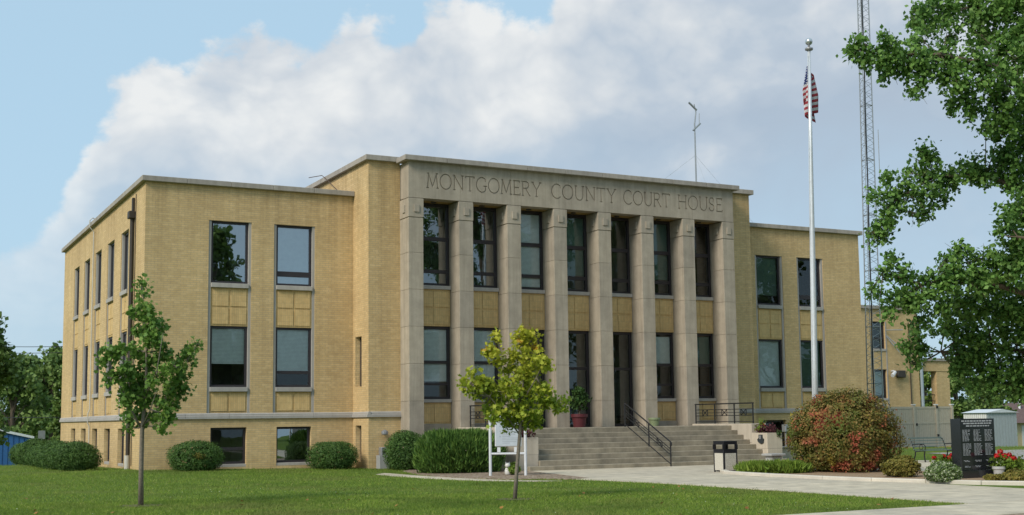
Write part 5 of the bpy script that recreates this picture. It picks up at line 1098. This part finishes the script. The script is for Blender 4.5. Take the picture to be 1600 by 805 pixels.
# landing pot plant and planters on the cheek walls
def plantball(label, c, r_, n, size, leaf, zbase, name='pot_plant', extra=None):
    t = thing(name, label, 'plant', (c[0], c[1], zbase)); b = MB()
    for _ in range(5): b.tube([(c[0]+rng.normal()*.02, c[1]+rng.normal()*.02, zbase), (c[0]+rng.normal()*.05, c[1]+rng.normal()*.05, (zbase+c[2])/2), tuple(np.array(c)+rng.normal(size=3)*np.array(r_)*.4)], [0.014, 0.011, 0.005], 5)
    b.build('stem', 'bark', t); leaves('foliage', clump_pts(c, r_, n, 0.07), size, KITE*np.array([1.1, 1, 1]), leaf, t, up=0.3, droop=1.0)
    if extra: extra(t)
    return t
plantball('dark leafy potted tree in the maroon flowerpot', (16.05, -3.35, 2.38), (0.40, 0.38, 0.42), 800, 0.13, 'house_plant', ZLAND+0.42)
def ex(t):
    leaves('blooms', clump_pts((22.3, -6.75, 1.30), (0.08, 0.08, 0.06), 50, 0.03), 0.06, KITE*1.2, 'red_petal', t, up=0.3)
    v = leaf_verts_dir(np.array([(22.25+rng.normal()*.03, -6.75+rng.normal()*.05, 1.32) for _ in range(26)]), 0.62, BLADE*np.array([0.35, 1, 1]), np.array([(rng.normal()*.35, rng.normal()*.35, 1.0) for _ in range(26)])); link('spikes', fast_mesh('spikes', v-np.array(t['_o']), 3, 'bright_ground_cover'), t)
    leaves('trailing_leaves', clump_pts((22.55, -7.35, 0.98), (0.20, 0.10, 0.18), 160, 0.05), 0.09, KITE, 'house_plant', t, up=0.3)
plantball('purple foliage with red bloom in the planter above the plaque', (22.36, -6.95, 1.10), (0.36, 0.42, 0.18), 700, 0.09, 'purple_leaf', 0.93, 'planter_plants', ex)
plantball('dark purple trailing plants in the planter behind the notice board', (11.6, -7.05, 1.08), (0.36, 0.38, 0.20), 600, 0.09, 'purple_leaf', 0.93, 'planter_plants')
# --- background trees: each its own thing
def far_tree(label, u, depth, topv, halfw, leaf='far_leaf', n=5200, size=0.42, zb=None, group='trees beyond the courthouse', low=0.18, name='far_tree', xy=None, H=None):
    if xy is None: p = atd(u, 650, depth); top = float(atd(u, topv, depth)[2]); x, y = float(p[0]), float(p[1]); rx = halfw*depth/CF
    else: x, y = xy; top = H; rx = halfw
    z0 = float(gh(x, y)); h = top-z0
    t = thing(name, label, 'tree', (x, y, z0), group)
    b = MB(); b.tube([(x, y, z0-0.3), (x+0.1, y, z0+h*0.35), (x, y, z0+h*0.75)], [0.03*h, 0.022*h, 0.008*h], 8)
    cl = []
    for k in range(26):
        a = rng.uniform(0, 6.28); f = rng.uniform(low, 1.0); wv_ = math.sin(math.pi*min(1, 0.18+0.80*(f-low)/(1-low)))**0.6; rr = rx*wv_*rng.uniform(0.25, 0.85)
        cc = np.array([x+math.cos(a)*rr, y+math.sin(a)*rr, z0+h*(f*0.90+0.02)]); s_ = rx*rng.uniform(0.22, 0.40); cl.append((cc, s_))
        b.tube([(x, y, z0+h*max(0.2, f*0.6)), tuple((cc+np.array([x, y, cc[2]]))/2), tuple(cc)], [0.007*h, 0.005*h, 0.002*h], 5)
    cl.append((np.array([x, y, top-rx*0.25]), rx*0.3))
    b.build('trunk', 'bark', t)
    P_ = np.concatenate([clump_pts(c, s_, n//27, s_*0.22, nsub=12) for c, s_ in cl]); P_ = P_[P_[:, 2] < top+0.3]
    leaves('crown', P_, size, KITE*np.array([1.35, 1, 1]), leaf, t, up=0.5, droop=0.4); return t
far_tree('dark tree crown reaching in left of the blue warehouse', -38, 66, 478, 72, n=9000, size=0.30)
far_tree('broad dark tree behind the blue warehouse', 18, 150, 560, 62, size=0.55, n=6000)
far_tree('pale-topped tree behind the street sign', 44, 170, 553, 52, size=0.6, n=6000)
far_tree('tall tree rising beside the courthouse corner', 80, 160, 537, 50, size=0.55, n=6500)
far_tree('light green round tree at the courthouse corner', 104, 105, 575, 34, 'far_leaf_pale', size=0.34, n=6000, low=0.1)
far_tree('dark tree filling the gap left of the warehouse', -40, 165, 560, 60, size=0.55, n=5000)
far_tree('tree seen through the porch opening', 1448, 120, 572, 42, 'far_leaf_pale', size=0.40, n=6000, low=0.05)
far_tree('dark tree behind the porch pillar', 1496, 135, 560, 45, size=0.5, n=6000, low=0.05)
far_tree('low dark tree behind the metal shed', 1540, 150, 590, 45, size=0.5, n=6000, low=0.05)
far_tree('dark tree behind the bungalow roof', 1596, 190, 585, 50, size=0.6, n=6000, low=0.05)
far_tree('tree beyond the frame edge behind the bungalow', 1660, 185, 580, 50, size=0.6, n=4000, low=0.05)
# trees across the street, seen mirrored in the windows
RT = [((21.5, -76), 21.0, 5.2, 'slim tall street tree across the street, mirrored in the left wing'), ((6, -84), 13, 5, 'round street tree across the street facing the left wing'), ((54, -78), 21.5, 7, 'tall shade tree across the street mirrored in the portico glass'), ((66, -76), 24, 8, 'tallest shade tree across the street facing the portico'),
      ((79, -79), 22, 7.5, 'broad shade tree across the street facing the flagpole'), ((92, -76), 24, 8, 'towering shade tree across the street facing the right wing'), ((106, -74), 23, 8, 'last shade tree of the row across the street')]
for xy_, h_, r_, lb_ in RT: far_tree(lb_, 0, 0, 0, r_, xy=xy_, H=h_, n=9000, size=0.62, group='trees across the street', low=0.08)
# ------------------------------------------------------------------ grass
def on_paving(x, y):
    m_ = (x > 10.38)&(y < -9)&(y > -40)&(x < 31)
    m_ |= (y < -27.75)
    wlx = np.interp(-y, [12.0, 12.6, 14.2, 16.0, 18.4, 21], [8.9, 9.2, 9.75, 10.1, 10.38, 10.42]); m_ |= (y < -12.0)&(x > wlx)
    m_ |= (x > 7.94)&(y > -2.6); m_ |= (y > -0.02)&(x > -0.02); m_ |= (x > 11.1)&(y > -9.5)&(x < 23)
    for poly in (gb, [tuple(q_) for q_ in q1p], ):
        inside = np.zeros(len(x), bool); pn = len(poly)
        for i in range(pn):
            xa, ya = poly[i]; xb, yb = poly[(i+1) % pn]
            cnd = ((ya > y) != (yb > y))&(x < (xb-xa)*(y-ya)/(yb-ya+1e-12)+xa); inside ^= cnd
        m_ |= inside
    return m_
q1p = q0+q1_path[::-1]
def grass_patch(n, dmin, dmax, size, seed):
    r2 = np.random.default_rng(seed); a = YAW+r2.uniform(-0.46, 0.46, n); d = np.sqrt(r2.uniform(dmin**2, dmax**2, n)); x = CAM[0]+np.sin(a)*d; y = CAM[1]+np.cos(a)*d
    k = ~on_paving(x+r2.normal(size=n)*0.035, y+r2.normal(size=n)*0.035); x, y = x[k], y[k]; P_ = np.stack([x, y, gh(x, y)+size*0.40], 1)
    dirs = np.stack([r2.normal(size=len(x))*0.5, r2.normal(size=len(x))*0.5, np.ones(len(x))], 1); return leaf_verts_dir(P_, size, BLADE*np.array([0.85, 1, 1]), dirs)
V = np.concatenate([grass_patch(150000, 19.0, 30.0, 0.060, 1), grass_patch(110000, 30.0, 46.0, 0.065, 2), grass_patch(40000, 46.0, 62.0, 0.07, 3)])
go = link('grass', fast_mesh('grass', V, 3, 'grass_blade')); tag(go, 'short mown grass blades on the lawn', None, None, 'stuff')

# clover heads and fallen leaves scattered in the lawn
r2 = np.random.default_rng(11); n = 2600; a = YAW+r2.uniform(-0.46, 0.46, n); d = r2.uniform(20, 36, n); x = CAM[0]+np.sin(a)*d; y = CAM[1]+np.cos(a)*d
clump = np.sin(x*0.9+1.3)+np.sin(y*0.7+x*0.4)+np.sin(x*0.33-y*0.5); k = (~on_paving(x, y))&(clump > 0.5); P_ = np.stack([x[k], y[k], gh(x[k], y[k])+0.055], 1)
tag(link('clover_heads', fast_mesh('clover_heads', leaf_verts(P_, 0.028, KITE*np.array([1.6, 1, 1]), up=0.8), 4, 'variegated')), 'tiny white clover heads scattered through the lawn', None, None, 'stuff')
n = 70; a = YAW+r2.uniform(-0.44, 0.40, n); d = r2.uniform(20, 34, n); x = CAM[0]+np.sin(a)*d; y = CAM[1]+np.cos(a)*d; k = ~on_paving(x, y); P_ = np.stack([x[k], y[k], gh(x[k], y[k])+0.05], 1)
tag(link('fallen_leaves', fast_mesh('fallen_leaves', leaf_verts(P_, 0.085, MAPLE, up=0.9), len(MAPLE), 'dry_leaf')), 'few orange and brown fallen leaves on the grass', None, None, 'stuff')
# worn soil rings under the young maples
for B_, lb_ in ((B1, 'worn earth ring under the green maple'), (B2, 'worn earth ring under the yellowing maple')):
    b = MB(); n = 28; b.poly([(B_[0]+math.cos(6.283*i/n)*0.42*(1+0.25*math.sin(i*1.9)), B_[1]+math.sin(6.283*i/n)*0.42*(1+0.2*math.sin(i*2.7)), GZ+0.018) for i in range(n)]); tag(b.build('worn_earth', 'worn_soil'), lb_, None, None, 'structure')
